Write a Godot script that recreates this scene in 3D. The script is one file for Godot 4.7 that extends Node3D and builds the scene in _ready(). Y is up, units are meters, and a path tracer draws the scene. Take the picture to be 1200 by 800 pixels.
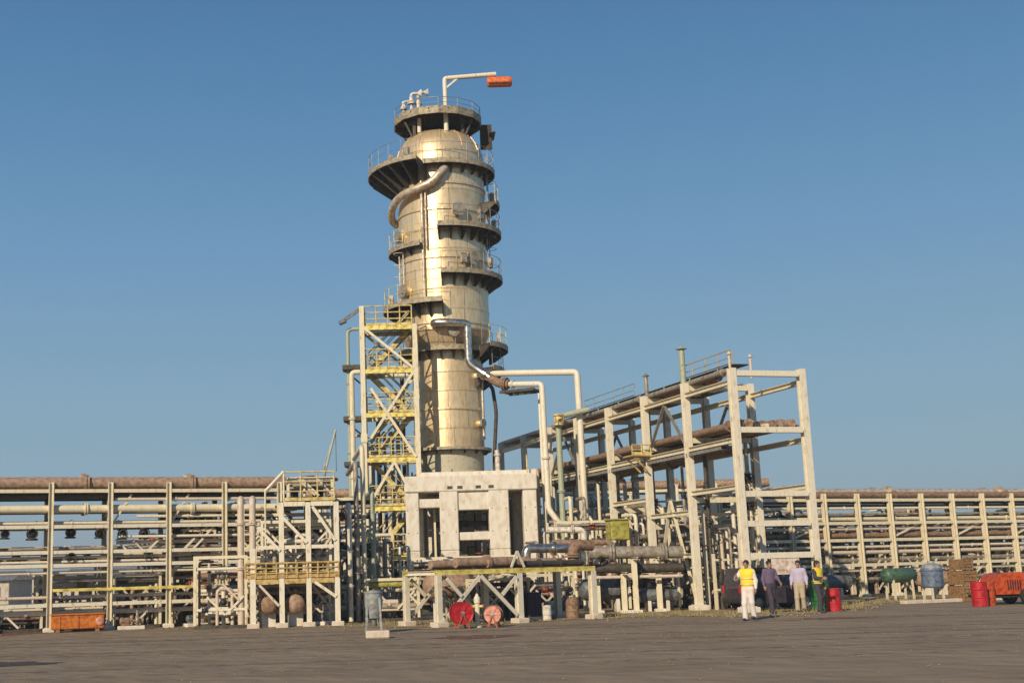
extends Node3D

# ---------------------------------------------------------------- small tools
var M := {}
var U := {}                     # unit meshes
var used := {}
var rng := RandomNumberGenerator.new()

func V(x: float, y: float, d: float) -> Vector3:
	return Vector3(x, y, -d)

func numbered(n: String) -> String:
	if not used.has(n):
		used[n] = 0
		return n
	used[n] += 1
	return "%s_%03d" % [n, used[n]]

func tag(o: Node, label: String, category: String, group := "", kind := "") -> void:
	o.set_meta("label", label)
	o.set_meta("category", category)
	if group != "":
		o.set_meta("group", group)
	if kind != "":
		o.set_meta("kind", kind)

func thing(called: String, label: String, category: String, at := Vector3.ZERO, turn := 0.0, group := "") -> Node3D:
	var o := Node3D.new()
	o.name = numbered(called)
	add_child(o)
	o.position = at
	o.rotation.y = turn
	tag(o, label, category, group)
	return o

func struct(called: String, mesh: Mesh, m: Material, at := Vector3.ZERO) -> MeshInstance3D:
	var o := MeshInstance3D.new()
	o.mesh = mesh
	o.material_override = m
	o.name = numbered(called)
	add_child(o)
	o.position = at
	o.set_meta("kind", "structure")
	return o

func part(p: Node3D, called: String, mesh: Mesh, m: Material, t := Transform3D()) -> MeshInstance3D:
	var o := MeshInstance3D.new()
	o.mesh = mesh
	o.material_override = m
	o.name = called
	o.transform = t
	p.add_child(o, true)
	return o

func at(p: Vector3, e := Vector3.ZERO) -> Transform3D:
	return Transform3D(Basis.from_euler(e), p)

# transform that carries a unit mesh (0..1 along y) onto the line a-b
func along(a: Vector3, b: Vector3, wx: float, wz: float, up := Vector3(0, 0, 1)) -> Transform3D:
	var y := b - a
	var l := y.length()
	y /= l
	if absf(y.dot(up)) > 0.95:
		up = Vector3(0, 1, 0) if absf(y.y) < 0.9 else Vector3(0, 0, 1)
	var x := y.cross(up).normalized()
	var z := x.cross(y).normalized()
	return Transform3D(Basis(x * wx, y * l, z * wz), a)

func beam(p: Node3D, called: String, a: Vector3, b: Vector3, w: float, m: Material, h := -1.0) -> MeshInstance3D:
	return part(p, called, U.hsec, m, along(a, b, w, h if h > 0 else w))

func bar(p: Node3D, called: String, a: Vector3, b: Vector3, w: float, m: Material, h := -1.0) -> MeshInstance3D:
	return part(p, called, U.box, m, along(a, b, w, h if h > 0 else w))

func rod(p: Node3D, called: String, a: Vector3, b: Vector3, r: float, m: Material) -> MeshInstance3D:
	return part(p, called, U.cyl, m, along(a, b, r * 2, r * 2))

# ---------------------------------------------------------------- meshes
func tri(st: SurfaceTool, a: Vector3, b: Vector3, c: Vector3) -> void:  # counter-clockwise from outside
	st.add_vertex(a); st.add_vertex(c); st.add_vertex(b)

func quad(st: SurfaceTool, a: Vector3, b: Vector3, c: Vector3, d: Vector3) -> void:
	tri(st, a, b, c); tri(st, a, c, d)

func begin(smooth := false) -> SurfaceTool:
	var st := SurfaceTool.new()
	st.begin(Mesh.PRIMITIVE_TRIANGLES)
	st.set_smooth_group(0 if smooth else -1)
	return st

func finish(st: SurfaceTool) -> ArrayMesh:
	st.generate_normals()
	return st.commit()

func put_box(st: SurfaceTool, lo: Vector3, hi: Vector3) -> void:
	var p := []
	for i in 8:
		p.append(Vector3(hi.x if i & 1 else lo.x, hi.y if i & 2 else lo.y, hi.z if i & 4 else lo.z))
	quad(st, p[4], p[5], p[7], p[6]); quad(st, p[1], p[0], p[2], p[3])
	quad(st, p[5], p[1], p[3], p[7]); quad(st, p[0], p[4], p[6], p[2])
	quad(st, p[6], p[7], p[3], p[2]); quad(st, p[0], p[1], p[5], p[4])

var box_cache := {}
func bevel_box(s: Vector3, b := 0.02) -> ArrayMesh:   # centred on x and z, standing on y = 0
	var key := "%.3f %.3f %.3f %.3f" % [s.x, s.y, s.z, b]
	if box_cache.has(key):
		return box_cache[key]
	var st := begin()
	var h := s / 2
	b = minf(b, minf(h.x, minf(h.y, h.z)) * 0.9)
	var ax := [Vector3.RIGHT, Vector3.UP, Vector3.BACK]
	var o := Vector3(0, h.y, 0)
	for i in 3:
		for sg in [-1.0, 1.0]:
			var n: Vector3 = ax[i] * sg
			var u: Vector3 = ax[(i + 1) % 3]
			var w: Vector3 = n.cross(u)
			var hu := absf(u.dot(h)) - b
			var hw := absf(w.dot(h)) - b
			var c: Vector3 = o + n * absf(n.dot(h))
			quad(st, c - u * hu - w * hw, c + u * hu - w * hw, c + u * hu + w * hw, c - u * hu + w * hw)
	for i in 3:                                        # chamfers
		var u: Vector3 = ax[i]
		var v: Vector3 = ax[(i + 1) % 3]
		var w: Vector3 = ax[(i + 2) % 3]
		var hu := absf(u.dot(h)) - b
		for sv in [-1.0, 1.0]:
			for sw in [-1.0, 1.0]:
				var p1: Vector3 = o + v * sv * absf(v.dot(h)) + w * sw * (absf(w.dot(h)) - b)
				var p2: Vector3 = o + v * sv * (absf(v.dot(h)) - b) + w * sw * absf(w.dot(h))
				if sv * sw > 0:
					quad(st, p1 + u * hu, p2 + u * hu, p2 - u * hu, p1 - u * hu)
				else:
					quad(st, p1 - u * hu, p2 - u * hu, p2 + u * hu, p1 + u * hu)
	for sx in [-1.0, 1.0]:
		for sy in [-1.0, 1.0]:
			for sz in [-1.0, 1.0]:
				var k := Vector3(sx, sy, sz)
				var px := o + Vector3(h.x, h.y - b, h.z - b) * k
				var py := o + Vector3(h.x - b, h.y, h.z - b) * k
				var pz := o + Vector3(h.x - b, h.y - b, h.z) * k
				if sx * sy * sz > 0: tri(st, px, py, pz)
				else: tri(st, px, pz, py)
	box_cache[key] = finish(st)
	return box_cache[key]

func array_mesh(v: PackedVector3Array, n: PackedVector3Array, idx: PackedInt32Array) -> ArrayMesh:
	var a := []
	a.resize(Mesh.ARRAY_MAX)
	a[Mesh.ARRAY_VERTEX] = v
	a[Mesh.ARRAY_NORMAL] = n
	a[Mesh.ARRAY_INDEX] = idx
	var m := ArrayMesh.new()
	m.add_surface_from_arrays(Mesh.PRIMITIVE_TRIANGLES, a)
	return m

# profile of (radius, height) from the bottom up, turned round y
func lathe(prof: Array, seg := 24, smooth := false) -> ArrayMesh:
	var v := PackedVector3Array(); var n := PackedVector3Array(); var idx := PackedInt32Array()
	var pn := []
	for i in prof.size() - 1:
		var d: Vector2 = (prof[i + 1] - prof[i]).normalized()
		pn.append(Vector2(d.y, -d.x))
	for i in prof.size() - 1:
		var na: Vector2 = pn[i]
		var nb: Vector2 = pn[i]
		if smooth:
			if i > 0 and pn[i - 1].dot(pn[i]) > 0.6: na = (pn[i - 1] + pn[i]).normalized()
			if i < pn.size() - 1 and pn[i + 1].dot(pn[i]) > 0.6: nb = (pn[i + 1] + pn[i]).normalized()
		var base := v.size()
		for j in seg + 1:
			var t := TAU * j / seg
			var c := cos(t)
			var s := sin(t)
			v.append(Vector3(prof[i].x * c, prof[i].y, prof[i].x * s)); n.append(Vector3(na.x * c, na.y, na.x * s))
			v.append(Vector3(prof[i + 1].x * c, prof[i + 1].y, prof[i + 1].x * s)); n.append(Vector3(nb.x * c, nb.y, nb.x * s))
		for j in seg:
			var q := base + j * 2
			idx.append_array([q, q + 2, q + 1, q + 1, q + 2, q + 3])
	return array_mesh(v, n, idx)

func fillet(pts: Array, bend: float) -> Array:
	if pts.size() < 3 or bend <= 0:
		return pts
	var out := [pts[0]]
	for i in range(1, pts.size() - 1):
		var p: Vector3 = pts[i]
		var a: Vector3 = pts[i - 1] - p
		var b: Vector3 = pts[i + 1] - p
		var l := minf(bend, minf(a.length(), b.length()) * 0.5)
		var pa := p + a.normalized() * l
		var pb := p + b.normalized() * l
		for k in 7:
			var t := k / 6.0
			out.append(pa.lerp(p, t).lerp(p.lerp(pb, t), t))
	out.append(pts[-1])
	return out

func tube(pts: Array, r: float, bend := 0.0, sides := 14) -> ArrayMesh:
	var ps := fillet(pts, bend)
	var v := PackedVector3Array(); var n := PackedVector3Array(); var idx := PackedInt32Array()
	var up := Vector3.UP
	var t0: Vector3 = (ps[1] - ps[0]).normalized()
	if absf(t0.y) > 0.9: up = Vector3.RIGHT
	var x := t0.cross(up).normalized()
	for i in ps.size():
		var t: Vector3 = (ps[mini(i + 1, ps.size() - 1)] - ps[maxi(i - 1, 0)]).normalized()
		x = (x - t * x.dot(t)).normalized()
		var y := t.cross(x)
		for j in sides + 1:
			var a := TAU * j / sides
			var d := x * cos(a) + y * sin(a)
			v.append(ps[i] + d * r); n.append(d)
	for i in ps.size() - 1:
		for j in sides:
			var q := i * (sides + 1) + j
			idx.append_array([q, q + sides + 1, q + 1, q + 1, q + sides + 1, q + sides + 2])
	for e in [0, ps.size() - 1]:
		var c := v.size()
		var d: Vector3 = (ps[0] - ps[1]).normalized() if e == 0 else (ps[-1] - ps[-2]).normalized()
		v.append(ps[e]); n.append(d)
		for j in sides + 1:
			v.append(v[e * (sides + 1) + j]); n.append(d)
		for j in sides:
			if e == 0: idx.append_array([c, c + 1 + j, c + 2 + j])
			else: idx.append_array([c, c + 2 + j, c + 1 + j])
	return array_mesh(v, n, idx)

# closed piece of a ring, angles from the front (+z) towards +x
func sector(r0: float, r1: float, a0: float, a1: float, y0: float, y1: float, seg: int, whole := false) -> ArrayMesh:
	var st := begin()
	for i in seg:
		var t0 := lerpf(a0, a1, float(i) / seg)
		var t1 := lerpf(a0, a1, float(i + 1) / seg)
		var d0 := Vector3(sin(t0), 0, cos(t0))
		var d1 := Vector3(sin(t1), 0, cos(t1))
		var lo := Vector3(0, y0, 0)
		var hi := Vector3(0, y1, 0)
		quad(st, d0 * r1 + lo, d1 * r1 + lo, d1 * r1 + hi, d0 * r1 + hi)
		quad(st, d1 * r0 + lo, d0 * r0 + lo, d0 * r0 + hi, d1 * r0 + hi)
		quad(st, d0 * r0 + hi, d0 * r1 + hi, d1 * r1 + hi, d1 * r0 + hi)
		quad(st, d0 * r1 + lo, d0 * r0 + lo, d1 * r0 + lo, d1 * r1 + lo)
		if not whole and i == 0: quad(st, d0 * r0 + lo, d0 * r1 + lo, d0 * r1 + hi, d0 * r0 + hi)
		if not whole and i == seg - 1: quad(st, d1 * r1 + lo, d1 * r0 + lo, d1 * r0 + hi, d1 * r1 + hi)
	return finish(st)

func arc(r: float, a0: float, a1: float, y: float, seg: int) -> Array:
	var o := []
	for i in seg + 1:
		var t := lerpf(a0, a1, float(i) / seg)
		o.append(Vector3(sin(t) * r, y, cos(t) * r))
	return o

# thin curved sheet of jacketing with smooth normals, rolled edge at the top
func jacket_sheet(r: float, wide: float, h: float, r_top := -1.0) -> ArrayMesh:
	if r_top < 0: r_top = r
	var v := PackedVector3Array(); var n := PackedVector3Array(); var idx := PackedInt32Array()
	var seg := 5
	var rows := [[0.0, 0.0], [h * 0.9, 0.0], [h * 0.93, 0.014], [h * 0.97, 0.014], [h, 0.0], [h, -0.03]]
	for k in rows.size():
		for j in seg + 1:
			var t := wide * (float(j) / seg - 0.5)
			var rr: float = lerpf(r, r_top, rows[k][0] / h) + rows[k][1]
			v.append(Vector3(sin(t) * rr, rows[k][0], cos(t) * rr))
			n.append(Vector3(sin(t), (r - r_top) / h + (0.35 if k == 4 else (-0.25 if k == 2 else 0.0)), cos(t)).normalized())
	for k in rows.size() - 1:
		for j in seg:
			var q := k * (seg + 1) + j
			idx.append_array([q, q + seg + 1, q + 1, q + 1, q + seg + 1, q + seg + 2])
	return array_mesh(v, n, idx)

func prism(poly: PackedVector2Array, depth: float) -> ArrayMesh:   # polygon in xy, centred on z
	var st := begin()
	if Geometry2D.is_polygon_clockwise(poly): poly.reverse()
	var ids := Geometry2D.triangulate_polygon(poly)
	var z := depth / 2
	for i in range(0, ids.size(), 3):
		var a := poly[ids[i]]; var b := poly[ids[i + 1]]; var c := poly[ids[i + 2]]
		if (b - a).cross(c - a) < 0:
			var s := b; b = c; c = s
		tri(st, Vector3(a.x, a.y, z), Vector3(b.x, b.y, z), Vector3(c.x, c.y, z))
		tri(st, Vector3(a.x, a.y, -z), Vector3(c.x, c.y, -z), Vector3(b.x, b.y, -z))
	for i in poly.size():
		var a := poly[i]; var b := poly[(i + 1) % poly.size()]
		quad(st, Vector3(a.x, a.y, z), Vector3(a.x, a.y, -z), Vector3(b.x, b.y, -z), Vector3(b.x, b.y, z))
	return finish(st)

func unit_meshes() -> void:
	var st := begin()
	put_box(st, Vector3(-0.5, 0, -0.5), Vector3(0.5, 1, -0.38))
	put_box(st, Vector3(-0.5, 0, 0.38), Vector3(0.5, 1, 0.5))
	put_box(st, Vector3(-0.055, 0, -0.38), Vector3(0.055, 1, 0.38))
	U.hsec = finish(st)
	st = begin()
	put_box(st, Vector3(-0.5, 0, -0.5), Vector3(0.5, 1, 0.5))
	U.box = finish(st)
	U.cyl = lathe([Vector2(0, 0), Vector2(0.5, 0), Vector2(0.5, 1), Vector2(0, 1)], 16)
	U.wheel = ring_mesh(0.42, 0.05, 20, 8)
	U.drum = lathe([Vector2(0, 0), Vector2(0.28, 0), Vector2(0.29, 0.02), Vector2(0.28, 0.04), Vector2(0.28, 0.28), Vector2(0.295, 0.295), Vector2(0.28, 0.31), Vector2(0.28, 0.57), Vector2(0.295, 0.585), Vector2(0.28, 0.6), Vector2(0.28, 0.84), Vector2(0.29, 0.86), Vector2(0.28, 0.88), Vector2(0.27, 0.86), Vector2(0, 0.86)], 24)
	U.flange = lathe([Vector2(0, -0.5), Vector2(0.5, -0.5), Vector2(0.5, 0.5), Vector2(0, 0.5)], 18)
	U.ball = lathe([Vector2(0, -0.5), Vector2(0.19, -0.46), Vector2(0.35, -0.35), Vector2(0.46, -0.19), Vector2(0.5, 0), Vector2(0.46, 0.19), Vector2(0.35, 0.35), Vector2(0.19, 0.46), Vector2(0, 0.5)], 16, true)
	U.gusset = prism(PackedVector2Array([Vector2(0, 0), Vector2(1, 0), Vector2(1, -0.12), Vector2(0.12, -1), Vector2(0, -1)]), 0.06)

func ring_mesh(r: float, t: float, seg: int, sides: int) -> ArrayMesh:
	var p := []
	for j in sides + 1:
		var a := TAU * j / sides - PI / 2
		p.append(Vector2(r + t * cos(a), t * sin(a)))
	return lathe(p, seg, true)

# ---------------------------------------------------------------- materials
var noise_cache := {}
func noise_tex(seed_: int, freq: float, oct: int, stops: Array, size := 512, kind := FastNoiseLite.TYPE_SIMPLEX_SMOOTH) -> NoiseTexture2D:
	var f := FastNoiseLite.new()
	f.seed = seed_
	f.frequency = freq
	f.noise_type = kind
	f.fractal_octaves = oct
	var g := Gradient.new()
	var off := PackedFloat32Array(); var col := PackedColorArray()
	for s in stops:
		off.append(s[0]); col.append(s[1])
	g.offsets = off; g.colors = col
	var t := NoiseTexture2D.new()
	t.width = size; t.height = size
	t.seamless = true
	t.noise = f
	t.color_ramp = g
	return t

func bump_tex(seed_: int, freq: float, oct: int, strength: float) -> NoiseTexture2D:
	var f := FastNoiseLite.new()
	f.seed = seed_; f.frequency = freq; f.fractal_octaves = oct
	var t := NoiseTexture2D.new()
	t.width = 512; t.height = 512; t.seamless = true; t.noise = f
	t.as_normal_map = true; t.bump_strength = strength
	return t

func grey(v: float) -> Color:
	return Color(v, v, v)

var T := {}
func textures() -> void:
	T.wear = noise_tex(3, 0.02, 6, [[0.0, Color(0.62, 0.47, 0.36)], [0.12, Color(0.82, 0.74, 0.64)], [0.24, Color(0.95, 0.93, 0.9)], [0.6, grey(1.0)], [1.0, grey(0.94)]])
	T.dust = noise_tex(8, 0.014, 6, [[0.0, Color(0.6, 0.53, 0.45)], [0.35, Color(0.84, 0.79, 0.73)], [0.6, grey(0.95)], [1.0, grey(1.0)]])
	T.concrete = noise_tex(12, 0.02, 6, [[0.0, Color(0.84, 0.81, 0.77)], [0.3, Color(0.94, 0.925, 0.9)], [0.6, grey(0.985)], [1.0, grey(1.0)]])
	T.jacket = noise_tex(17, 0.02, 6, [[0.0, Color(0.8, 0.76, 0.7)], [0.3, Color(0.93, 0.91, 0.87)], [0.6, Color(0.99, 0.98, 0.96)], [1.0, grey(1.0)]])
	T.jacket_rough = noise_tex(18, 0.02, 4, [[0.0, grey(0.75)], [1.0, grey(1.0)]])
	T.rust = noise_tex(22, 0.02, 6, [[0.0, Color(0.5, 0.42, 0.4)], [0.5, Color(0.85, 0.75, 0.7)], [1.0, Color(1, 0.95, 0.9)]])
	T.bump = bump_tex(31, 0.05, 4, 2.0)
	T.dent = bump_tex(33, 0.008, 3, 5.0)

func mat(called: String, c: Color, rough := 0.6, metal := 0.0, tex: Texture2D = null, scale := 0.5, bump: Texture2D = null, bump_scale := 0.3) -> StandardMaterial3D:
	var m := StandardMaterial3D.new()      # c is given as linear, real-world base colour
	m.resource_name = called
	m.albedo_color = c.linear_to_srgb()
	m.roughness = rough
	m.metallic = metal
	m.uv1_triplanar = true
	m.uv1_world_triplanar = true
	m.uv1_scale = Vector3.ONE * scale
	if tex: m.albedo_texture = tex
	if bump:
		m.normal_enabled = true
		m.normal_texture = bump
		m.normal_scale = bump_scale
	M[called] = m
	return m

func materials() -> void:
	mat("cream", Color(0.70, 0.64, 0.485), 0.5, 0, T.wear, 0.35)
	mat("pale", Color(0.71, 0.67, 0.565), 0.5, 0, T.wear, 0.3)
	mat("pinkish", Color(0.60, 0.51, 0.43), 0.55, 0, T.wear, 0.4)
	mat("yellow", Color(0.70, 0.60, 0.27), 0.5, 0, T.dust, 0.5)
	mat("lemon", Color(0.84, 0.75, 0.22), 0.45, 0, T.dust, 0.5)
	mat("ochre", Color(0.56, 0.41, 0.16), 0.6, 0, T.dust, 0.5)
	mat("edge_plate", Color(0.40, 0.36, 0.27), 0.6, 0.1, T.dust, 0.6)
	mat("skirt", Color(0.44, 0.42, 0.33), 0.6, 0, T.wear, 0.4)
	mat("galv", Color(0.42, 0.42, 0.40), 0.5, 0.5, T.dust, 0.6)
	mat("dark_steel", Color(0.09, 0.078, 0.065), 0.6, 0.2, T.dust, 0.6)
	mat("black", Color(0.025, 0.025, 0.03), 0.55, 0, T.dust, 0.6)
	mat("grating", Color(0.085, 0.07, 0.05), 0.7, 0.3, T.rust, 0.6)
	mat("rust_pipe", Color(0.38, 0.315, 0.245), 0.75, 0.1, T.rust, 0.6, T.bump, 0.3)
	mat("brown_lagging", Color(0.49, 0.43, 0.345), 0.7, 0, T.rust, 0.5, T.dent, 0.3)
	mat("grey_pipe", Color(0.42, 0.39, 0.34), 0.5, 0.3, T.dust, 0.5)
	mat("silver", Color(0.78, 0.76, 0.72), 0.28, 0.95, T.dust, 0.6, T.dent, 0.25)
	mat("lagging", Color(0.72, 0.66, 0.56), 0.45, 0.4, T.dust, 0.5, T.dent, 0.25)
	mat("grey_green", Color(0.36, 0.40, 0.30), 0.5, 0, T.wear, 0.4)
	mat("lime", Color(0.42, 0.42, 0.10), 0.55, 0, T.dust, 0.5)
	mat("concrete", Color(0.71, 0.67, 0.60), 0.85, 0, T.concrete, 0.22, T.bump, 0.35)
	mat("concrete_pale", Color(0.62, 0.55, 0.46), 0.85, 0, T.concrete, 0.25, T.bump, 0.3)
	mat("wall_panel", Color(0.50, 0.46, 0.42), 0.85, 0, T.concrete, 0.12)
	mat("orange", Color(0.62, 0.19, 0.025), 0.55, 0, T.dust, 0.7)
	mat("red_orange", Color(0.55, 0.085, 0.02), 0.45, 0, T.dust, 0.7)
	mat("red", Color(0.52, 0.02, 0.03), 0.4, 0, T.dust, 0.7)
	mat("brick_red", Color(0.42, 0.11, 0.07), 0.6, 0, T.dust, 0.7)
	mat("salmon", Color(0.70, 0.33, 0.26), 0.6, 0, T.dust, 0.7)
	mat("blue", Color(0.14, 0.20, 0.33), 0.5, 0, T.dust, 0.7)
	mat("navy", Color(0.035, 0.03, 0.08), 0.5, 0, T.dust, 0.7)
	mat("slate", Color(0.16, 0.19, 0.22), 0.5, 0.1, T.dust, 0.7)
	mat("pale_slate", Color(0.33, 0.37, 0.40), 0.55, 0, T.dust, 0.7)
	mat("green", Color(0.02, 0.16, 0.05), 0.5, 0, T.dust, 0.7)
	mat("teal", Color(0.07, 0.15, 0.11), 0.5, 0, T.dust, 0.7)
	mat("white", Color(0.74, 0.72, 0.68), 0.5, 0, T.dust, 0.6)
	mat("banner", Color(0.76, 0.66, 0.62), 0.8, 0, T.dust, 0.5)
	mat("tyre", Color(0.02, 0.02, 0.02), 0.85)
	mat("skin", Color(0.34, 0.19, 0.12), 0.6)
	mat("hair", Color(0.015, 0.012, 0.01), 0.6)
	mat("van_paint", Color(0.055, 0.045, 0.07), 0.3, 0, T.dust, 0.5)
	mat("wood", Color(0.38, 0.28, 0.15), 0.75, 0, T.rust, 0.8)
	mat("hoist", Color(0.85, 0.20, 0.03), 0.5, 0, T.dust, 0.7)
	mat("leaf", Color(0.05, 0.07, 0.025), 0.7)
	mat("dry_grass", Color(0.30, 0.25, 0.10), 0.9)
	mat("vest", Color(0.80, 0.62, 0.03), 0.6)
	mat("cloth_white", Color(0.68, 0.62, 0.60), 0.9)
	mat("cloth_lilac", Color(0.45, 0.40, 0.55), 0.9)
	mat("cloth_dark", Color(0.05, 0.04, 0.06), 0.9)
	mat("cloth_purple", Color(0.13, 0.09, 0.16), 0.9)
	mat("cloth_tan", Color(0.42, 0.35, 0.26), 0.9)
	var jk := []
	for i in 4:
		var j := mat("jacket_%d" % i, [Color(0.89, 0.72, 0.48), Color(0.86, 0.69, 0.455), Color(0.90, 0.735, 0.495), Color(0.83, 0.665, 0.435)][i], 0.45, 0.6, T.jacket, 0.5, T.dent, 0.25)
		j.uv1_scale = Vector3(0.6, 0.14, 0.6)
		j.roughness_texture = T.jacket_rough
		jk.append(j)
	M.jacket = jk
	for k in ["concrete", "concrete_pale", "wall_panel"]: M[k].uv1_scale = Vector3(0.3, 0.14, 0.3)
	for k in ["cream", "pale", "pinkish"]: M[k].uv1_scale = Vector3(0.7, 0.2, 0.7)
	var gl := StandardMaterial3D.new()
	gl.albedo_color = Color(0.02, 0.035, 0.03); gl.roughness = 0.08; gl.metallic_specular = 0.7
	M.glass = gl
	# ground: compacted asphalt and dirt
	var gm := mat("ground", Color(0.272, 0.207, 0.143), 0.92, 0, noise_tex(41, 0.012, 6, [[0.0, Color(0.86, 0.84, 0.81)], [0.35, Color(0.935, 0.925, 0.91)], [0.6, Color(0.975, 0.97, 0.96)], [1.0, grey(1.0)]], 1024), 0.022, bump_tex(42, 0.08, 5, 3.0), 0.4)
	gm.detail_enabled = true
	gm.detail_blend_mode = BaseMaterial3D.BLEND_MODE_MUL
	gm.detail_uv_layer = BaseMaterial3D.DETAIL_UV_2
	gm.uv2_triplanar = true; gm.uv2_world_triplanar = true; gm.uv2_scale = Vector3(0.9, 0.9, 0.9)
	gm.detail_albedo = noise_tex(44, 0.05, 5, [[0.0, grey(0.88)], [0.5, grey(0.97)], [1.0, grey(1.0)]])
	mat("sand", Color(0.42, 0.34, 0.23), 0.95, 0, noise_tex(47, 0.02, 6, [[0.0, Color(0.6, 0.56, 0.46)], [0.5, Color(0.85, 0.82, 0.74)], [1.0, grey(1.0)]]), 0.2, T.bump, 0.6)
	mat("shadow_tone", Color(0.085, 0.07, 0.06), 0.8, 0, T.rust, 0.3)  # dark colour for the shadow painted on the ground
	mat("red_earth", Color(0.235, 0.135, 0.10), 0.9, 0, T.rust, 0.3)

# ---------------------------------------------------------------- plant pieces
func handrail(p: Node3D, pts: Array, m: Material, h := 0.95, step := 0.9, r := 0.022, rails := 3) -> void:
	for k in rails:
		var off := Vector3(0, h * (k + 1) / rails, 0)
		for i in pts.size() - 1:
			rod(p, ["mid_rail", "mid_rail", "top_rail"][k] if rails == 3 else "rail", pts[i] + off, pts[i + 1] + off, r if k == rails - 1 else r * 0.8, m)
	for i in pts.size() - 1:
		var n := maxi(1, int(round((pts[i + 1] - pts[i]).length() / step)))
		for j in n + (1 if i == pts.size() - 2 else 0):
			var q: Vector3 = pts[i].lerp(pts[i + 1], float(j) / n)
			rod(p, "rail_post", q, q + Vector3(0, h, 0), r, m)
		bar(p, "toe_plate", pts[i] + Vector3(0, 0.06, 0), pts[i + 1] + Vector3(0, 0.06, 0), 0.11, m, 0.012)

func valve(p: Node3D, called: String, c: Vector3, axis: Vector3, r: float, body: Material, wheel: Material) -> void:
	var v := part(p, called, U.ball, body, Transform3D(Basis().scaled(Vector3.ONE * r * 2.6), c))
	for s in [-1.0, 1.0]:
		part(v, "flange", U.flange, body, Transform3D(along(Vector3.ZERO, axis, 1, 1).basis.orthonormalized().scaled_local(Vector3(1.05, 0.16, 1.05)), axis * s * 0.48))
	var up := Vector3.UP if absf(axis.y) < 0.7 else Vector3.BACK
	part(v, "stem", U.cyl, body, along(Vector3.ZERO, up * 1.15, 0.16, 0.16))
	part(v, "handwheel", U.wheel, wheel, Transform3D(along(Vector3.ZERO, up, 1, 1).basis.orthonormalized(), up * 1.1))

func flange_pair(p: Node3D, c: Vector3, axis: Vector3, r: float, m: Material) -> void:
	var b := along(Vector3.ZERO, axis, 1, 1).basis.orthonormalized()
	for s in [-0.6, 0.6]:
		part(p, "flange", U.flange, m, Transform3D(b.scaled_local(Vector3(r * 3.0, r * 0.35, r * 3.0)), c + axis * s * r * 0.4))

# a pipe is a thing of its own; flanges and supports are its parts
func pipe(label: String, pts: Array, r: float, m: Material, bend := -1.0, flanges := [], group := "", called := "pipe") -> Node3D:
	var o := thing(called, label, "pipe", pts[0], 0.0, group)
	var q := []
	for x in pts: q.append(x - pts[0])
	part(o, "pipe_run", tube(q, r, bend if bend >= 0 else r * 3.0, 16), m)
	for f in flanges:
		var i := int(f)
		var t: float = f - i
		flange_pair(o, q[i].lerp(q[i + 1], t), (q[i + 1] - q[i]).normalized(), r, m)
	return o

# frames across, spaced along local x (sx) with their feet at local z 0 and -width
func rack(label: String, pos: Vector3, turn: float, sx: Array, width: float, top: float, tiers: Array, w: float, m: Material, m2: Material) -> Node3D:
	var o := thing("pipe_rack", label, "pipe rack", pos, turn)
	for x in sx:
		for z in [0.0, -width]:
			part(o, "column", U.hsec, m, along(Vector3(x, 0.1, z), Vector3(x, top, z), w, w, Vector3(1, 0, 0)))
			part(o, "base_plate", bevel_box(Vector3(w * 1.7, 0.03, w * 1.7), 0.005), m2, at(Vector3(x, 0.115, z)))
			part(o, "footing", bevel_box(Vector3(w * 2.2, 0.16, w * 2.2), 0.02), M.concrete, at(Vector3(x, -0.04, z)))
		for y in tiers:
			beam(o, "cross_beam", Vector3(x, y, -w * 0.5), Vector3(x, y, -width + w * 0.5), w * 0.8, m)
	for i in sx.size() - 1:
		for y in tiers:
			for z in [0.0, -width]:
				beam(o, "long_beam", Vector3(sx[i] + w * 0.52, y - 0.004, z), Vector3(sx[i + 1] - w * 0.52, y - 0.004, z), w * 0.72, m2 if y < tiers[0] else m)
	return o

func drum_h(label: String, pos: Vector3, turn: float, r: float, l: float, high: float, m: Material, called := "heat_exchanger", cat := "exchanger") -> Node3D:
	var o := thing(called, label, cat, pos, turn)
	var b := Basis.from_euler(Vector3(0, 0, -PI / 2))
	var t := Transform3D(b, Vector3(-l / 2, high, 0))
	part(o, "shell", lathe([Vector2(0, -r * 0.5), Vector2(r * 0.5, -r * 0.45), Vector2(r * 0.85, -r * 0.24), Vector2(r, 0), Vector2(r, l * 0.8)], 24, true), m, t)
	for k in 2:
		part(o, "flange", U.flange, M.dark_steel, Transform3D(b.scaled_local(Vector3(r * 2.35, 0.06, r * 2.35)), Vector3(-l / 2 + l * (0.8 + 0.035 * k), high, 0)))
	part(o, "channel_head", lathe([Vector2(r, l * 0.84), Vector2(r, l), Vector2(r * 1.12, l), Vector2(r * 1.12, l + 0.05), Vector2(r * 0.9, l + 0.07), Vector2(0, l + 0.1)], 24), m, t)
	for s in [-0.3, 0.25]:
		part(o, "saddle", bevel_box(Vector3(0.14, high - r * 0.8, r * 1.6), 0.01), M.concrete, at(Vector3(l * s, 0, 0)))
	for s in [-0.28, 0.38]:
		rod(o, "nozzle", Vector3(l * s, high + r * 0.85, 0), Vector3(l * s, high + r * 1.6, 0), r * 0.24, m)
		part(o, "nozzle_flange", U.flange, M.dark_steel, Transform3D(Basis().scaled(Vector3(r * 0.85, 0.05, r * 0.85)), Vector3(l * s, high + r * 1.6, 0)))
	return o

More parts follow.
